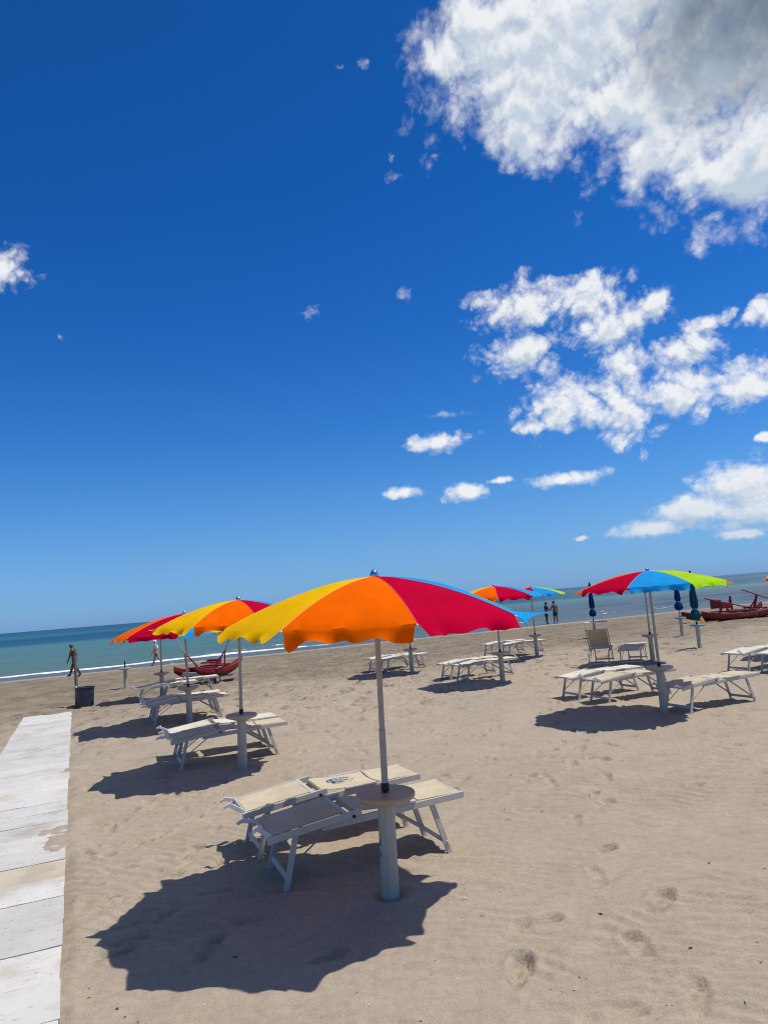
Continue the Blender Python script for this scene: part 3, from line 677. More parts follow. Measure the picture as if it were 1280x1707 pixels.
# ------------------------------------------------------------------ closed umbrellas
def closed(px, py, label, slabel, m_top, m_low, table, height=2.1, tie=.92, seed=0, lean=(0, 0)):
    z = gz(px, py); rnd = random.Random(seed); ph = rnd.uniform(0, 6)
    stand(px, py, slabel, table, lean=lean, group='stands of furled umbrellas')
    root = empty('furled_umbrella', (px, py, z), 0, label, 'umbrella', 'furled umbrellas near the water', lean)
    b = MB(); b.tube([(0, 0, .6), (0, 0, height - .05)], .019, 10); b.build('pole', M_pole, root, smooth=True)
    b = MB(); b.lathe([(.018, .6), (.026, .63), (.026, .69), (.02, .70)], 12); b.build('collar', M_black, root, smooth=True)
    def fold(a, i): return 1 + .20 * math.sin(7 * a + ph + i * .35) * min(1, i / 4)
    prof = [(.022, height - .02), (.045, height - .07), (.055, height - .22), (.062, height - .42), (.078, height - .62), (.098, height - .8), (.095, tie + .26), (.058, tie + .17)]
    b = MB(); b.lathe([(r * .95, zz) for r, zz in prof][::-1], 42, fold=lambda a, i: fold(a, 7 - i)); b.build('furled_canopy', m_top, root, smooth=True)
    b = MB(); b.lathe([(.058, tie + .172), (.100, tie + .12), (.135, tie + .03), (.130, tie - .05), (.085, tie - .11), (.03, tie - .12)][::-1], 42, fold=lambda a, i: 1 + .12 * math.sin(6 * a + ph)); b.build('bunched_hem', m_low, root, smooth=True)
    b = MB(); b.lathe([(.066, tie + .155), (.069, tie + .17), (.066, tie + .19)], 20); b.build('tie_strap', M_ink2, root, smooth=True)
    b = MB(); b.lathe([(.03, height - .025), (.028, height), (.012, height + .02), (.003, height + .022)], 12); b.build('finial', M_black, root, smooth=True)
closed(7.85, 28.3, 'tall furled navy umbrella standing left of the right rainbow canopy, behind the raised lounger', 'beige table stand of the leftmost furled navy umbrella', FAB['navy'], FAB['navy'], 'beige', 2.15, .93, 1)
closed(9.916, 24.971, 'furled deep blue umbrella seen below the lime panel, left of the teal one', 'pale blue table stand of the deep blue furled umbrella', FAB['navy'], FAB['navy'], 'blue', 2.1, 1.0, 2)
closed(8.299, 19.818, 'furled teal green umbrella standing in front of the red rowing boat', 'pale blue table stand nearest the red rowing boat, under the teal umbrella', FAB['teal'], FAB['teal'], 'blue', 2.1, .88, 3)

# ------------------------------------------------------------------ sun loungers
def lounger(px, py, yaw, label, raised=False, emblem=False, fab=None, seed=0, shade=False):
    rnd = random.Random(seed); fab = fab or M_cream
    z = gz(px, py) - .008
    root = empty('sun_lounger', (px, py, z), yaw, label, 'lounger', 'folding sun loungers')
    HW = .25
    hx, hz = -.12, .405
    Mt = Matrix.Identity(4)
    if raised:
        T = Matrix.Translation((hx, 0, hz)); Mt = T @ Matrix.Rotation(R(56), 4, 'Y') @ T.inverted()
    def tr(p): return Mt @ Vector(p)
    for s in (-1, 1):
        b = MB(); b.bar(tr((-.735, s * HW, .338)), tr((-.06, s * HW, .416)), .024, .044, up=Mt.to_3x3() @ Vector((0, 0, 1))); b.build('head_rail', M_alu, root, bevel=.003)
        b = MB(); b.bar((-.34, s * (HW - .027), .352), (.765, s * (HW - .027), .388), .024, .046); b.build('side_rail', M_alu, root, bevel=.003)
        b = MB(); b.bar((.10, s * (HW - .020), .402), (.37, s * (HW - .020), .409), .034, .016); b.build('armrest', M_alu, root, bevel=.003)
        # legs splay outwards lengthwise
        b = MB(); b.bar((-.535, s * (HW - .02), .345), (-.632, s * (HW - .012), -.035), .020, .040, up=(1, 0, .2)); b.build('leg', M_alu, root, bevel=.003)
        b = MB(); b.bar((.505, s * (HW - .045), .36), (.625, s * (HW - .035), -.035), .020, .040, up=(1, 0, .2)); b.build('leg', M_alu, root, bevel=.003)
        b = MB(); b.tube([(-.600, s * (HW - .045), .12), (-.25, s * (HW - .055), .35)], .006, 6); b.build('brace', M_greywood, root)
        b = MB(); b.bar((.605, s * (HW - .062), .075), (.20, s * (HW - .062), .35), .008, .018); b.build('brace', M_greywood, root)
        # sunshade arm at the head end
        if not (raised and shade):
            a = (-.70, s * (HW - .03), .352); e = (-.81 + rnd.uniform(-.03, .03), s * (HW - .03), .40 + rnd.uniform(-.05, .05))
            b = MB(); b.bar(tr(a), tr(e), .016, .030); b.bar(tr(e) + Vector((.03, 0, .012)), tr(e) + Vector((-.035, 0, -.016)), .012, .022); b.build('sunshade_arm', M_white, root, bevel=.002)
        b = MB(); b.tube([(hx, s * (HW + .005), hz - .01), (hx, s * (HW + .022), hz - .01)], .012, 8); b.build('hinge_bolt', M_black, root)
    for x0, z0, w, t in ((-.175, .412, .034, True), (-.705, .350, .024, True)):
        b = MB(); b.bar(tr((x0, -HW, z0)), tr((x0, HW, z0)), w, .026, up=Mt.to_3x3() @ Vector((0, 0, 1))); b.build('crossbar', M_alu, root, bevel=.004)
    for x0, z0 in ((-.085, .392), (.745, .395)):
        b = MB(); b.tube([(x0, -HW + .03, z0), (x0, HW - .03, z0)], .013, 10); b.build('crossbar', M_alu, root, smooth=True)
    for x0, z0 in ((-.607, .075), (.603, .068)):
        b = MB(); b.bar((x0, -HW + .02, z0), (x0, HW - .02, z0), .014, .036, up=(1 if x0 < 0 else -1, 0, 3)); b.build('leg_crossbar', M_alu, root, bevel=.003)
    def sheet(x0, x1, zf, sag, name, trf=None, lip=False):
        P = []; nx, ny = 14, 8
        pts = [(x0 + (x1 - x0) * i / nx) for i in range(nx + 1)]
        lay = []
        for i, x in enumerate(pts):
            row = []
            for j in range(ny + 1):
                y = -HW + .030 + (2 * HW - .060) * j / ny
                zz = zf(x) - sag * math.sin(math.pi * j / ny) * (math.sin(math.pi * i / nx) ** .6) + .004 * math.sin(7 * x + 3 * y + seed) * math.sin(math.pi * j / ny)
                p = Vector((x, y, zz)); row.append(trf(p) if trf else p)
            lay.append(row)
        if lip:      # the cloth wraps down round its end bar
            lay.insert(0, [Vector((p.x + .006, p.y, p.z - .034)) for p in lay[0]])
            lay.insert(1, [Vector((p.x - .010, p.y, p.z - .012)) for p in lay[1]])
        low = [[p - Vector((0, 0, .0035)) for p in r_] for r_ in lay]
        b = MB(); b.grid(lay); b.grid([r_[::-1] for r_ in low])
        return b.build(name, fab, root, smooth=True)
    bk = sheet(-.70, -.19, lambda x: .338 + (x + .735) * .1156 + .022, .012, 'backrest_cloth', tr)
    seat = sheet(-.085, .748, lambda x: .405 + .012 * math.exp(-((x + .08) / .12) ** 2) + max(0, x) * .006, .014, 'seat_cloth', None, True)
    b = MB(); b.bar((.40, -HW + .035, .410), (.40, HW - .035, .410), .012, .004); b.build('cloth_seam', M_cream2, seat)
    if raised and shade:
        top = tr((-.735, 0, .36)); up = Vector((-.10, 0, .985))
        e0 = None
        for s in (-1, 1):
            a = tr((-.72, s * HW, .345)); e = a + up * .15 + Vector((0.03, 0, 0)); b = MB(); b.bar(a, e, .018, .026, up=(1, 0, 0)); b.build('sunshade_arm', M_white, root, bevel=.002)
        c = a + up * .155
        rows = [[Vector((c.x + .02 + t * .30, -HW + 2 * HW * j / 6, c.z + .02 + .02 * math.sin(math.pi * t))) for j in range(7)] for t in (0, .25, .5, .75, 1)]
        low = [[p - Vector((0, 0, .012)) for p in r_][::-1] for r_ in rows]
        b = MB(); b.grid(rows); b.grid(low); b.build('sunshade_cloth', fab, root)
        b = MB()
        for t in (0, 1): b.tube([(c.x + .02 + t * .30, -HW, c.z + .016), (c.x + .02 + t * .30, HW, c.z + .016)], .010, 8)
        for s in (-1, 1): b.tube([(c.x + .02, s * HW, c.z + .016), (c.x + .32, s * HW, c.z + .016)], .010, 8)
        b.build('sunshade_frame', M_white, root, smooth=True)
    if emblem:
        b = MB(); zc = .4125
        def stroke(x0, y0, x1, y1, w, mi): b.bar((x0, y0, zc), (x1, y1, zc), w, .0016, mi=mi)
        # an oval badge: a little boat, a wave and two rows of lettering strokes
        cx, cy = .125, .03
        for k in range(9):
            a = math.pi * (.15 + .7 * k / 8); a2 = math.pi * (.15 + .7 * (k + .8) / 8)
            stroke(cx + .10 * math.cos(a), cy + .075 * math.sin(a), cx + .10 * math.cos(a2), cy + .075 * math.sin(a2), .010, 0)
        r_ = random.Random(5)
        for row, (yy, n, x0, x1) in enumerate(((.035, 9, -.085, .10), (-.035, 8, -.06, .11))):
            for k in range(n):
                xx = cx + x0 + (x1 - x0) * k / (n - 1)
                stroke(xx, cy + yy - .014, xx + r_.uniform(-.006, .006), cy + yy + .014, .006, 0)
                if k % 2: stroke(xx - .006, cy + yy + r_.choice((-.012, 0, .012)), xx + .012, cy + yy, .005, 0)
        stroke(cx - .09, cy, cx + .06, cy - .004, .013, 1); stroke(cx - .05, cy - .05, cx - .05, cy + .06, .010, 0)
        stroke(cx - .05, cy + .06, cx - .09, cy + .005, .007, 1); stroke(cx - .05, cy + .055, cx - .01, cy + .005, .007, 1)
        stroke(cx - .08, cy - .058, cx + .03, cy - .070, .009, 0)
        b.build('printed_emblem', [M_ink, M_ink2], seat)
    return root
YW = R(22.5)
LOUNGE = [
 (-.37, 5.49, YW, 'near lounger directly behind the nearest table stand, partly in canopy shade', 0),
 (-.67, 6.14, YW, 'lounger with a blue printed emblem, behind the nearest lounger', 0),
 (-2.30, 9.64, YW, 'front lounger of the second pair on the left, behind its stand', 0),
 (-2.52, 10.26, YW, 'rear lounger of the second pair on the left', 0),
 (-4.08, 14.02, YW, 'front lounger of the third pair on the left', 0),
 (-4.36, 14.68, YW, 'rear lounger of the third pair on the left', 0),
 (-5.80, 18.15, YW, 'leftmost lounger in the far left, nearest the trash bin', 0),
 (-5.55, 19.30, R(20), 'lounger end peeking out in front of the red boat with wheels', 0),
 (2.05, 16.86, YW, 'front lounger of the middle distance pair, right of centre', 0),
 (1.74, 17.60, YW, 'rear lounger of the middle distance pair, right of centre', 0),
 (.20, 21.10, YW, 'front lounger of the far pair just right of the nearest pole', 0),
 (-.15, 21.70, YW, 'rear lounger of the far pair just right of the nearest pole', 0),
 (4.05, 23.0, R(16), 'front lounger of the farthest pair under the blue and lime umbrella', 0),
 (3.60, 23.9, R(18), 'rear lounger of the farthest pair under the blue and lime umbrella', 0),
 (3.80, 11.98, R(20), 'lounger just left behind the right table stand', 0),
 (3.52, 12.72, R(20), 'leftmost of the three loungers around the right table stand', 0),
 (4.51, 10.63, R(22), 'lounger in front right of the right table stand, half in shade', 0),
 (7.15, 14.35, R(24), 'lounger cut off by the right edge of the photo', 0),
 (7.5, 13.75, R(24), 'second lounger at the right edge, mostly out of view', 0),
]
for i, (x, y, a, lab, _) in enumerate(LOUNGE):
    lounger(x, y, a, lab, emblem=(i == 1), fab=(M_cream if i in (0, 1, 2, 16, 14) else M_cream2), seed=i)
lounger(5.02, 17.75, R(68), 'lounger with its backrest raised and sunshade up, back to the camera', raised=True, shade=True, fab=M_cream, seed=31)
lounger(5.75, 17.55, R(64), 'flat lounger right beside the raised one, seen from its head end', seed=32, fab=M_cream2)

# number painted on the nearest post
def post_marks():
    o = [c for c in COL.objects if c.name == 'umbrella_stand'][0]; post = [c for c in o.children if c.name.startswith('post')][0]
    b = MB(); a = R(180 + 22.5 + 11); n = Vector((math.cos(a), math.sin(a), 0)); t = Vector((-n.y, n.x, 0))
    n = Vector((math.cos(R(202.5)), math.sin(R(202.5)), 0)); t = Vector((-n.y, n.x, 0))
    def S(x0, z0, x1, z1):
        c = n * .0535; b.bar(c + t * x0 + Vector((0, 0, z0)), c + t * x1 + Vector((0, 0, z1)), .004, .006, up=n)
    for zc, sc in ((.335, 1.0), (.265, .85)):
        for x0, z0, x1, z1 in ((-.006, .018, .007, .020), (.007, .020, .005, .004), (.005, .004, -.002, .002), (.0, .002, .008, -.006), (.008, -.006, .005, -.017), (.005, -.017, -.006, -.018)):
            S(x0 * sc, zc + z0 * sc, x1 * sc, zc + z1 * sc)
    b.build('painted_number', M_ink, post)
post_marks()

# ------------------------------------------------------------------ trash bin and pole
def bin_and_pole():
    x, y = -7.93, 18.42; z = gz(x, y)
    root = empty('trash_bin', (x, y, z), R(-20), 'dark grey round plastic trash bin at the end of the boardwalk', 'trash bin')
    b = MB(); n = 36
    b.lathe([(.185, -.02), (.192, 0), (.215, .44), (.205, .44), (.19, .30), (.185, .06), (.02, .05)], n); b.build('body', M_bin, root, smooth=True)
    b = MB(); b.lathe([(.214, .425), (.232, .425), (.234, .452), (.222, .458), (.206, .455), (.206, .44)], n); b.build('rim', M_rubber, root, smooth=True)
    for s in (-1, 1):
        b = MB(); b.tube([(s * .222, -.05, .36), (s * .252, -.05, .37), (s * .252, .05, .37), (s * .222, .05, .36)], .010, 8); b.build('handle', M_bin, root, smooth=True)
    b = MB(); b.tube([(-.03, -.212, .34), (-.02, -.222, .36), (.03, -.222, .36), (.04, -.212, .34)], .008, 8); b.build('handle', M_bin, root, smooth=True)
    b = MB(); b.lathe([(.20, .452), (.21, .463), (.10, .475), (.02, .474)], 12, c=(-.13, -.05, -.01)); 
    b = MB(); b.tube([(-.24, -.03, .45), (-.20, -.10, .468), (-.16, -.14, .462)], [.02, .028, .018], 8); b.build('liner_edge', M_white, root, smooth=True)
    px, py = -8.19, 18.50; z = gz(px, py); POSTS.append((px, py, .04))
    b = MB(); b.tube([(0, 0, -.2), (.0, 0, .5), (-.01, 0, 1.02), (-.015, 0, 1.24)], [.042, .04, .037, .035], 12)
    o = b.build('wooden_pole', M_wood, None, smooth=True); o.location = (px, py, z)
    tag(o, 'weathered brown pole standing just left of the trash bin', 'pole')
bin_and_pole()

# ------------------------------------------------------------------ red boats
def hull_mesh(L, W, Hh, sheer=.22, n=22):
    b = MB(); rows = []
    for i in range(n + 1):
        t = -1 + 2 * i / n; w = W / 2 * max(.04, (1 - abs(t) ** 3.2)) ; up = sheer * abs(t) ** 2.6 * (1.0 if t > 0 else .65)
        top = Hh + up; kl = up * 1.0 + .30 * Hh * abs(t) ** 5
        x = L / 2 * t
        rows.append([(x, -w, top), (x, -w * 1.02, top - .10), (x, -w * .92, kl + .45 * (top - kl) - .02), (x, -w * .55, kl + .06), (x, 0, kl), (x, w * .55, kl + .06), (x, w * .92, kl + .45 * (top - kl) - .02), (x, w * 1.02, top - .10), (x, w, top), (x, w * .9, top + .012), (x, 0, top + .03), (x, -w * .9, top + .012), (x, -w, top)])
    b.grid(rows)
    for e in (0, n): b.add(rows[e][:12], [tuple(range(12)) if e else tuple(range(11, -1, -1))])
    nc = 12
    for fi in range(n * nc):
        if fi % nc in (2, 3, 4, 5): b.mi[fi] = 1
    return b
def boat_left():
    c = Vector((-5.78, 22.4, 0)); c.z = gz(c.x, c.y)
    root = empty('rowing_boat', c, R(64), 'small red twin hulled rescue boat on a wheeled trolley, behind the left umbrellas', 'boat')
    zt = .24; root.scale = (.76, .76, .80)
    for s in (-1, 1):
        o = hull_mesh(2.9, .36, .30, .34).build('hull', [M_redhull, M_bottom], root, smooth=True); o.location = (0, s * .54, zt)
    b = MB(); b.box((-.55, 0, zt + .38), (.30, 1.2, .05)); b.box((.35, 0, zt + .38), (.42, 1.2, .05)); b.box((1.0, 0, zt + .36), (.10, 1.2, .06)); b.build('cross_deck', M_redhull, root, bevel=.01)
    b = MB(); b.box((-1.05, 0, zt + .20), (.08, 1.1, .12)); b.build('crossbeam', M_alu, root, bevel=.01)
    b = MB(); b.box((.05, 0, zt + .52), (.42, .62, .05)); b.box((.24, 0, zt + .56), (.05, .62, .12));  b.build('seat', M_redlight, root, bevel=.01)
    for s in (-1, 1):
        e = Vector((-.25, s * 1.05, zt + .95))
        b = MB(); b.tube([(-.55, s * .70, zt + .38), e], .030, 8); b.tube([(.10, s * .70, zt + .38), e], .030, 8); b.build('oarlock_frame', M_redlight, root, smooth=True)
        d = Vector((-.06, s * .42, .66)).normalized()
        b = MB(); b.tube([e - d * .12, e + d * .10], .034, 8); b.tube([e + d * .08, e + d * .70], [.022, .018], 8); b.build('oar', M_greywood, root, smooth=True)
        b = MB()
        b.tube([(-.55, s * .82 - .05, .16), (-.55, s * .82 + .05, .16)], .17, 20); w = b.build('wheel', M_rubber, root, bevel=.02)
        b = MB(); b.tube([(-.55, s * .82 - .055, .16), (-.55, s * .82 + .055, .16)], .08, 16); b.build('wheel_hub', M_greywood, w)
    b = MB(); b.tube([(-.55, -.85, .16), (-.55, .85, .16)], .028, 8); b.box((0, -.54, .21), (2.0, .07, .05)); b.box((0, .54, .21), (2.0, .07, .05)); b.box((.7, 0, .19), (.07, 1.1, .06)); b.build('trolley', M_greywood, root)
boat_left()
def boat_right():
    x, y = 15.75, 33.4; z = gz(x, y) - .04
    root = empty('rowing_boat', (x, y, z), R(20), 'long dark red rescue rowing boat with oars on the sand at the far right', 'boat')
    for s in (-1, 1):
        o = hull_mesh(4.9, .44, .33, .34).build('hull', [M_redhull, M_bottom], root, smooth=True); o.location = (0, s * .62, 0)
        if s < 0:
            b = MB(); r_ = random.Random(2)
            for k in range(9):
                xx = -.55 + k * .13; yy = -.245
                b.box((xx, yy, .26), (.022, .012, .13))
                b.box((xx + .035, yy, .26 + r_.choice((-.055, 0, .055))), (.06, .012, .022))
                if k % 2: b.box((xx + .07, yy, .26), (.022, .012, .13))
            b.build('faded_lettering', M_pinkwhite, o)
    b = MB(); b.box((-.6, 0, .42), (.35, 1.3, .05)); b.box((.45, 0, .42), (.45, 1.3, .05)); b.box((1.3, 0, .46), (.12, 1.3, .05)); b.build('cross_deck', M_redhull, root, bevel=.01)
    b = MB(); b.box((.30, -.62, .452), (.75, .34, .03)); b.build('deck_mat', M_pinkwhite, root)
    b = MB(); b.box((-.72, 0, .62), (.55, .62, .06)); b.box((-.98, 0, .80), (.08, .62, .36)); b.box((-.72, -.28, .70), (.60, .06, .26)); b.box((-.72, .28, .70), (.60, .06, .26)); b.box((-.50, -.20, .52), (.06, .06, .2)); b.build('seat', M_redlight, root, bevel=.03)
    for s, xo in ((-1, .55), (1, .60)):
        b = MB(); b.bar((xo, s * .66, .40), (xo + .12, s * .80, 1.06), .10, .07, up=(1, 0, 0)); b.bar((xo - .35, s * .66, .40), (xo + .08, s * .80, .92), .05, .05, up=(1, 0, 0)); b.build('oarlock_post', M_redhull, root, bevel=.01)
    e = Vector((.67, -.80, 1.08)); d = Vector((2.05, .25, -.62)).normalized()
    b = MB(); b.tube([e - d * .95, e + d * 1.6], .026, 8); b.bar(e + d * 1.55, e + d * 2.15, .14, .02, up=(0, .3, 1)); b.build('oar', M_redlight, root)
    b = MB(); b.bar((-1.5, -.72, .36), (-1.42, -.80, .88), .10, .07, up=(1, 0, 0)); b.build('oarlock_post', M_redhull, root, bevel=.01)
    e = Vector((-1.42, -.80, .90)); d = Vector((1.95, .12, -.44)).normalized()
    b = MB(); b.tube([e - d * 1.0, e + d * 1.6], .026, 8); b.bar(e + d * 1.55, e + d * 2.1, .14, .02, up=(0, .3, 1)); b.build('oar', M_redlight, root)
    # yellow paddle leaning on the near hull
    a = Vector((12.95, 30.1, 0)); a.z = gz(a.x, a.y)
    b = MB(); base = Vector((0, 0, .02)); top = Vector((-.42, .30, 1.12)); dd = (top - base).normalized()
    b.tube([base + dd * .3, top], .016, 8); o = b.build('paddle', M_greywood, None); o.location = a
    tag(o, 'wooden paddle with a yellow blade standing by the red rowing boat, beside the teal umbrella', 'paddle')
    b = MB(); b.bar(base, base + dd * .36, .17, .022, up=(.2, -1, 0)); bl = b.build('blade', M_yell, o, bevel=.008)
boat_right()

# ------------------------------------------------------------------ people
def skin_body(name, V, E, root=0, sub=2):
    me = bpy.data.meshes.new(name); keys = list(V); idx = {k: i for i, k in enumerate(keys)}
    me.from_pydata([V[k][0] for k in keys], [(idx[a], idx[b]) for a, b in E], []); me.update()
    o = bpy.data.objects.new(name, me); COL.objects.link(o)
    md = o.modifiers.new('s', 'SKIN'); md.use_smooth_shade = True; md.branch_smoothing = .4
    for i, k in enumerate(keys):
        r = V[k][1]; d = me.skin_vertices[0].data[i]; d.radius = r if isinstance(r, tuple) else (r, r); d.use_root = (k == keys[root])
    sb = o.modifiers.new('d', 'SUBSURF'); sb.levels = sub; sb.render_levels = sub
    bpy.context.view_layer.update()
    dg = bpy.context.evaluated_depsgraph_get()
    m2 = bpy.data.meshes.new_from_object(o.evaluated_get(dg)); m2.name = name
    bpy.data.objects.remove(o); bpy.data.meshes.remove(me)
    m2.polygons.foreach_set('use_smooth', [True] * len(m2.polygons))
    return m2
def person(px, py, pz, yaw, label, H, skin, hair, pose, shorts=None, top=None, hat=None, shoes=None, bald=False):
    k = H / 1.75
    root = empty('person', (px, py, pz), yaw, label, 'person')
    P = dict(pose)
    V = dict(pelvis=((0, 0, .93), .125), waist=((.0, 0, 1.08), .115), chest=((P.get('lean', .02), 0, 1.30), .145), upper=((P.get('lean', .02) * 1.3, 0, 1.42), .115), neck=((P.get('lean', .02) * 1.6 + .01, 0, 1.50), .052))
    hx = P.get('lean', .02) * 1.9 + P.get('head', .03)
    V['head'] = ((hx, 0, 1.62 - P.get('drop', 0)), (.082, .095)); V['crown'] = ((hx - .005, 0, 1.71 - P.get('drop', 0)), .062)
    V['jaw'] = ((hx + .055, 0, 1.575 - P.get('drop', 0)), .040); V['nose'] = ((hx + .105, 0, 1.625 - P.get('drop', 0)), .014)
    E = [('pelvis', 'waist'), ('waist', 'chest'), ('chest', 'upper'), ('upper', 'neck'), ('neck', 'head'), ('head', 'crown'), ('head', 'jaw'), ('head', 'nose')]
    for s, sd in ((1, 'l'), (-1, 'r')):
        lx = P.get('lean', .02) * 1.2
        ua, fa, ab = P['arm_' + sd]          # upper-arm swing, forearm swing (deg forward), spread
        sh = Vector((lx, s * .185, 1.40)); up = Vector((math.sin(R(ua)), s * math.sin(R(ab)), -math.cos(R(ua)))).normalized(); el = sh + up * .29
        fo = Vector((math.sin(R(fa)), s * math.sin(R(ab * .3)), -math.cos(R(fa)))).normalized(); wr = el + fo * .25; ha = wr + fo * .09
        V['sh' + sd] = (sh, .062); V['el' + sd] = (el, .042); V['wr' + sd] = (wr, .028); V['ha' + sd] = (ha, (.036, .018))
        E += [('upper', 'sh' + sd), ('sh' + sd, 'el' + sd), ('el' + sd, 'wr' + sd), ('wr' + sd, 'ha' + sd)]
        for q, (oy, ln) in enumerate(((-.026, .070), (-.009, .085), (.009, .082), (.026, .065))):
            V['f%s%d' % (sd, q)] = (ha + fo * ln + Vector((fo.z * -oy, 0, fo.x * oy)) + Vector((.012, 0, 0)), .009); E.append(('ha' + sd, 'f%s%d' % (sd, q)))
        V['th' + sd] = (wr + fo * .07 + Vector((.045, 0, 0)), .011); E.append(('wr' + sd, 'th' + sd))
        ta, sa = P['leg_' + sd]              # thigh and shank angle, deg forward
        hp = Vector((0, s * .095, .89)); kn = hp + Vector((math.sin(R(ta)), 0, -math.cos(R(ta)))) * .43; an = kn + Vector((math.sin(R(sa)), 0, -math.cos(R(sa)))) * .42
        V['hp' + sd] = (hp, .095); V['kn' + sd] = (kn, .060); V['cf' + sd] = (kn.lerp(an, .33) - Vector((.012, 0, 0)), .057); V['an' + sd] = (an, .038)
        pa = R(P.get('toe_' + sd, 0)); V['he' + sd] = (an + Vector((-.03, 0, -.045)), .032); V['to' + sd] = (an + Vector((.17 * math.cos(pa), 0, -.055 + .17 * math.sin(pa))), (.042, .026))
        E += [('pelvis', 'hp' + sd), ('hp' + sd, 'kn' + sd), ('kn' + sd, 'cf' + sd), ('cf' + sd, 'an' + sd), ('an' + sd, 'he' + sd), ('an' + sd, 'to' + sd)]
    low = min(v[0][2] for kk, v in V.items() if kk[:2] in ('he', 'to')) - .028
    BK = P.get('bulk', 1.1)
    V = {kk: (v[0], tuple(q * BK for q in v[1]) if isinstance(v[1], tuple) else v[1] * (BK if kk[:2] not in ('he', 'cr', 'ja', 'no') or kk in ('hel', 'her') else 1.0)) for kk, v in V.items()}
    V = {kk: ((Vector(v[0]) - Vector((0, 0, low))) * k, tuple(q * k for q in v[1]) if isinstance(v[1], tuple) else v[1] * k) for kk, v in V.items()}
    link('body', skin_body('body', V, E), skin, root)
    hd, cr = Vector(V['head'][0]), Vector(V['crown'][0])
    # hair / hat cap over the upper back of the head
    b = MB(); rr = .112 * k; prof = []
    vs = []; n = 16; nr_ = 7
    for i in range(nr_ + 1):
        ph = (math.pi * .56) * i / nr_
        for j in range(n):
            a = 2 * math.pi * j / n; back = -math.cos(a); r2 = rr * (1 + .06 * math.sin(3 * a + i))
            phh = ph * (1.0 + .42 * max(0, back) - .30 * max(0, -back))
            vs.append(hd + Vector((-.006, 0, .022)) * k + Vector((math.sin(phh) * math.cos(a) * r2 * 1.05, math.sin(phh) * math.sin(a) * r2 * .92, math.cos(phh) * r2 * 1.02)))
    b.add(vs, [(i * n + j, i * n + (j + 1) % n, (i + 1) * n + (j + 1) % n, (i + 1) * n + j) for i in range(nr_) for j in range(n)])
    b.build('cap' if hat else 'hair', hat or hair, root, smooth=True)
    if hat:
        b = MB(); b.add([hd + Vector((.09 + .09 * math.cos(a), .085 * math.sin(a), .045)) * k for a in np.linspace(-1.5, 1.5, 9)] + [hd + Vector((.09 + .09 * math.cos(a), .085 * math.sin(a), .033)) * k for a in np.linspace(-1.5, 1.5, 9)],
                  [tuple(range(9)), tuple(range(17, 8, -1))] + [(i, i + 9, i + 10, i + 1) for i in range(8)]); b.build('cap_peak', hat, root)
    if shorts:
        f = P.get('short_len', .7)
        Vs = dict(pelvis=(Vector(V['pelvis'][0]), .145 * k), waist=(Vector(V['pelvis'][0]).lerp(V['waist'][0], .55), .132 * k)); Es = [('pelvis', 'waist')]
        for sd in 'lr':
            a, c = Vector(V['hp' + sd][0]), Vector(V['kn' + sd][0])
            Vs['hp' + sd] = (a, .108 * k); Vs['hm' + sd] = (a.lerp(c, f), .094 * k); Es += [('pelvis', 'hp' + sd), ('hp' + sd, 'hm' + sd)]
        link('shorts', skin_body('shorts', Vs, Es), shorts, root)
    if top:
        Vs = {q: (Vector(V[q][0]), (V[q][1] if not isinstance(V[q][1], tuple) else V[q][1][0]) * 1.10 + .008) for q in ('waist', 'chest', 'upper')}; Es = [('waist', 'chest'), ('chest', 'upper')]
        for sd in 'lr':
            Vs['sh' + sd] = (Vector(V['sh' + sd][0]), .070 * k); Vs['em' + sd] = (Vector(V['sh' + sd][0]).lerp(V['el' + sd][0], P.get('sleeve', .35)), .060 * k); Es += [('upper', 'sh' + sd), ('sh' + sd, 'em' + sd)]
        link('shirt', skin_body('shirt', Vs, Es), top, root)
    if shoes:
        for sd in 'lr':
            Vs = {q + sd: (Vector(V[q + sd][0]), .048 * k) for q in ('he', 'to', 'an')}; link('shoe', skin_body('shoe', Vs, [('an' + sd, 'he' + sd), ('an' + sd, 'to' + sd)]), shoes, root)
    return root
S_dark = mat('skin_tanned', (.105, .052, .034), .5, var=.1); S_fair = mat('skin_fair', (.44, .24, .17), .5, var=.08); S_brown = mat('skin_brown', (.14, .070, .045), .5, var=.1)
C_hair = mat('dark_hair', (.012, .009, .008), .5); C_grey = mat('grey_hair', (.10, .085, .075), .6); C_white = mat('white_cloth', (.74, .73, .71), .8, var=.06); C_crim = mat('crimson_cloth', (.27, .022, .052), .8, var=.1)
C_navy = mat('navy_cloth', (.015, .017, .028), .8, var=.1); C_char = mat('charcoal_cloth', (.030, .030, .036), .8, var=.1)
WALKP = dict(bulk=1.22, lean=.05, head=.05, drop=.02, arm_l=(12, 22, 5), arm_r=(-13, -2, 5), leg_l=(-22, -32), leg_r=(25, 18), toe_l=-12, toe_r=12, short_len=.45)
x, y = -16.75, 37.66
person(x, y, gz(x, y) - .01, R(176), 'tanned man in dark swim shorts walking left along the waterline, head lowered', 1.74, S_dark, C_grey, WALKP, shorts=C_char)
x, y = -14.40, 43.58
person(x, y, gz(x, y) - .01, R(186), 'person in white cap, white top and crimson shorts walking left by the surf', 1.60, S_fair, C_grey, dict(WALKP, lean=.02, drop=0, arm_l=(10, 30, 8), arm_r=(-10, 35, 8), leg_l=(-26, -36), leg_r=(24, 14), short_len=.62), shorts=C_crim, top=C_white, hat=C_white)
x, y = 12.35, 57.9
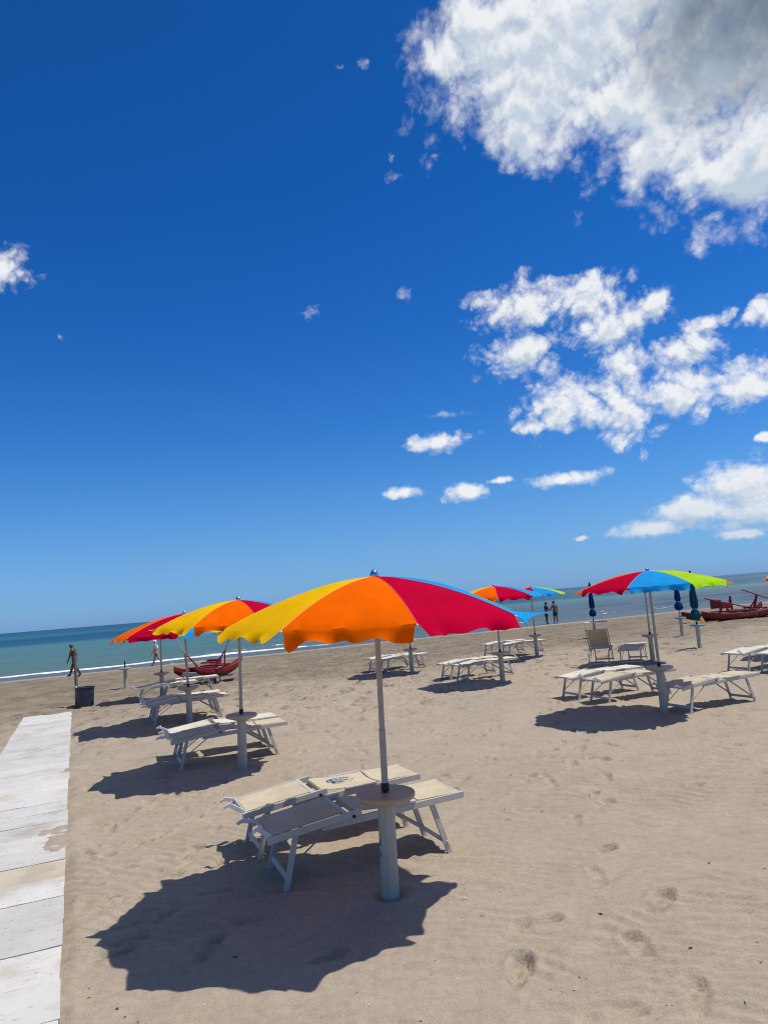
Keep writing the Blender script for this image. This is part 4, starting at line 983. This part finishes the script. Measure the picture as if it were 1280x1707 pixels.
person(x, y, -.93, R(20), 'dark haired person in a dark top facing a companion at the waterline', 1.76, S_brown, C_hair, dict(lean=.02, arm_l=(25, 95, 6), arm_r=(15, 80, 6), leg_l=(3, 0), leg_r=(-3, -2), short_len=.8), shorts=C_navy, top=C_char, shoes=None)
x, y = 12.92, 57.3
person(x, y, -.90, R(115), 'bare chested person in dark swim shorts standing with back turned at the waterline', 1.78, S_brown, C_hair, dict(lean=.03, arm_l=(18, 70, 10), arm_r=(-12, 2, 12), leg_l=(6, 0), leg_r=(-6, -6), short_len=.85), shorts=C_navy, shoes=C_white)

# ------------------------------------------------------------------ sand surface last: it knows every post
build_sand()
def scatter():
    for nm, lab, col, n, sz in (('shell_fragments', 'tiny pale shell fragments strewn over the near sand', (.62, .56, .48), 520, .0065), ('dark_debris', 'tiny dark bits of seaweed and twigs on the near sand', (.045, .035, .028), 150, .008)):
        r_ = random.Random(nm); b = MB(); pts = []
        for k in range(n):
            if nm == 'shell_fragments' and k < 300:
                cx, cy = r_.choice(((.35, 5.3), (.5, 5.0), (.2, 4.9), (-1.35, 5.45), (.9, 5.6)))
                pts.append((r_.gauss(cx, .35), r_.gauss(cy, .35)))
            else:
                d = 3.2 + 7 * r_.random() ** 1.5; pts.append((r_.uniform(-.5, .62) * d, d))
        A = np.array(pts); Z = sand_height(A[:, 0].copy(), A[:, 1].copy())
        for (x_, y_), z_ in zip(pts, Z):
            ww = (x_ - WALK_A[0]) * WALK_N[0] + (y_ - WALK_A[1]) * WALK_N[1]
            if -.02 < ww < WALK_W + .02: continue
            s_ = sz * r_.uniform(.35, 1.2); a = r_.uniform(0, 6.28); el_ = r_.uniform(1, 2.2)
            c_, s2 = math.cos(a), math.sin(a)
            q = [(s_ * el_, 0), (0, s_ * .6), (-s_ * el_, 0), (0, -s_ * .6)]
            vs = [(x_ + c_ * i - s2 * j, y_ + s2 * i + c_ * j, z_ + .001 + r_.uniform(0, s_ * .4)) for i, j in q] + [(x_, y_, z_ + s_ * .7)]
            b.add(vs, [(0, 1, 4), (1, 2, 4), (2, 3, 4), (3, 0, 4)])
        o = b.build(nm, mat(nm, col, .7, var=.2, vscale=40)); tag(o, lab, None, None, 'stuff')
scatter()
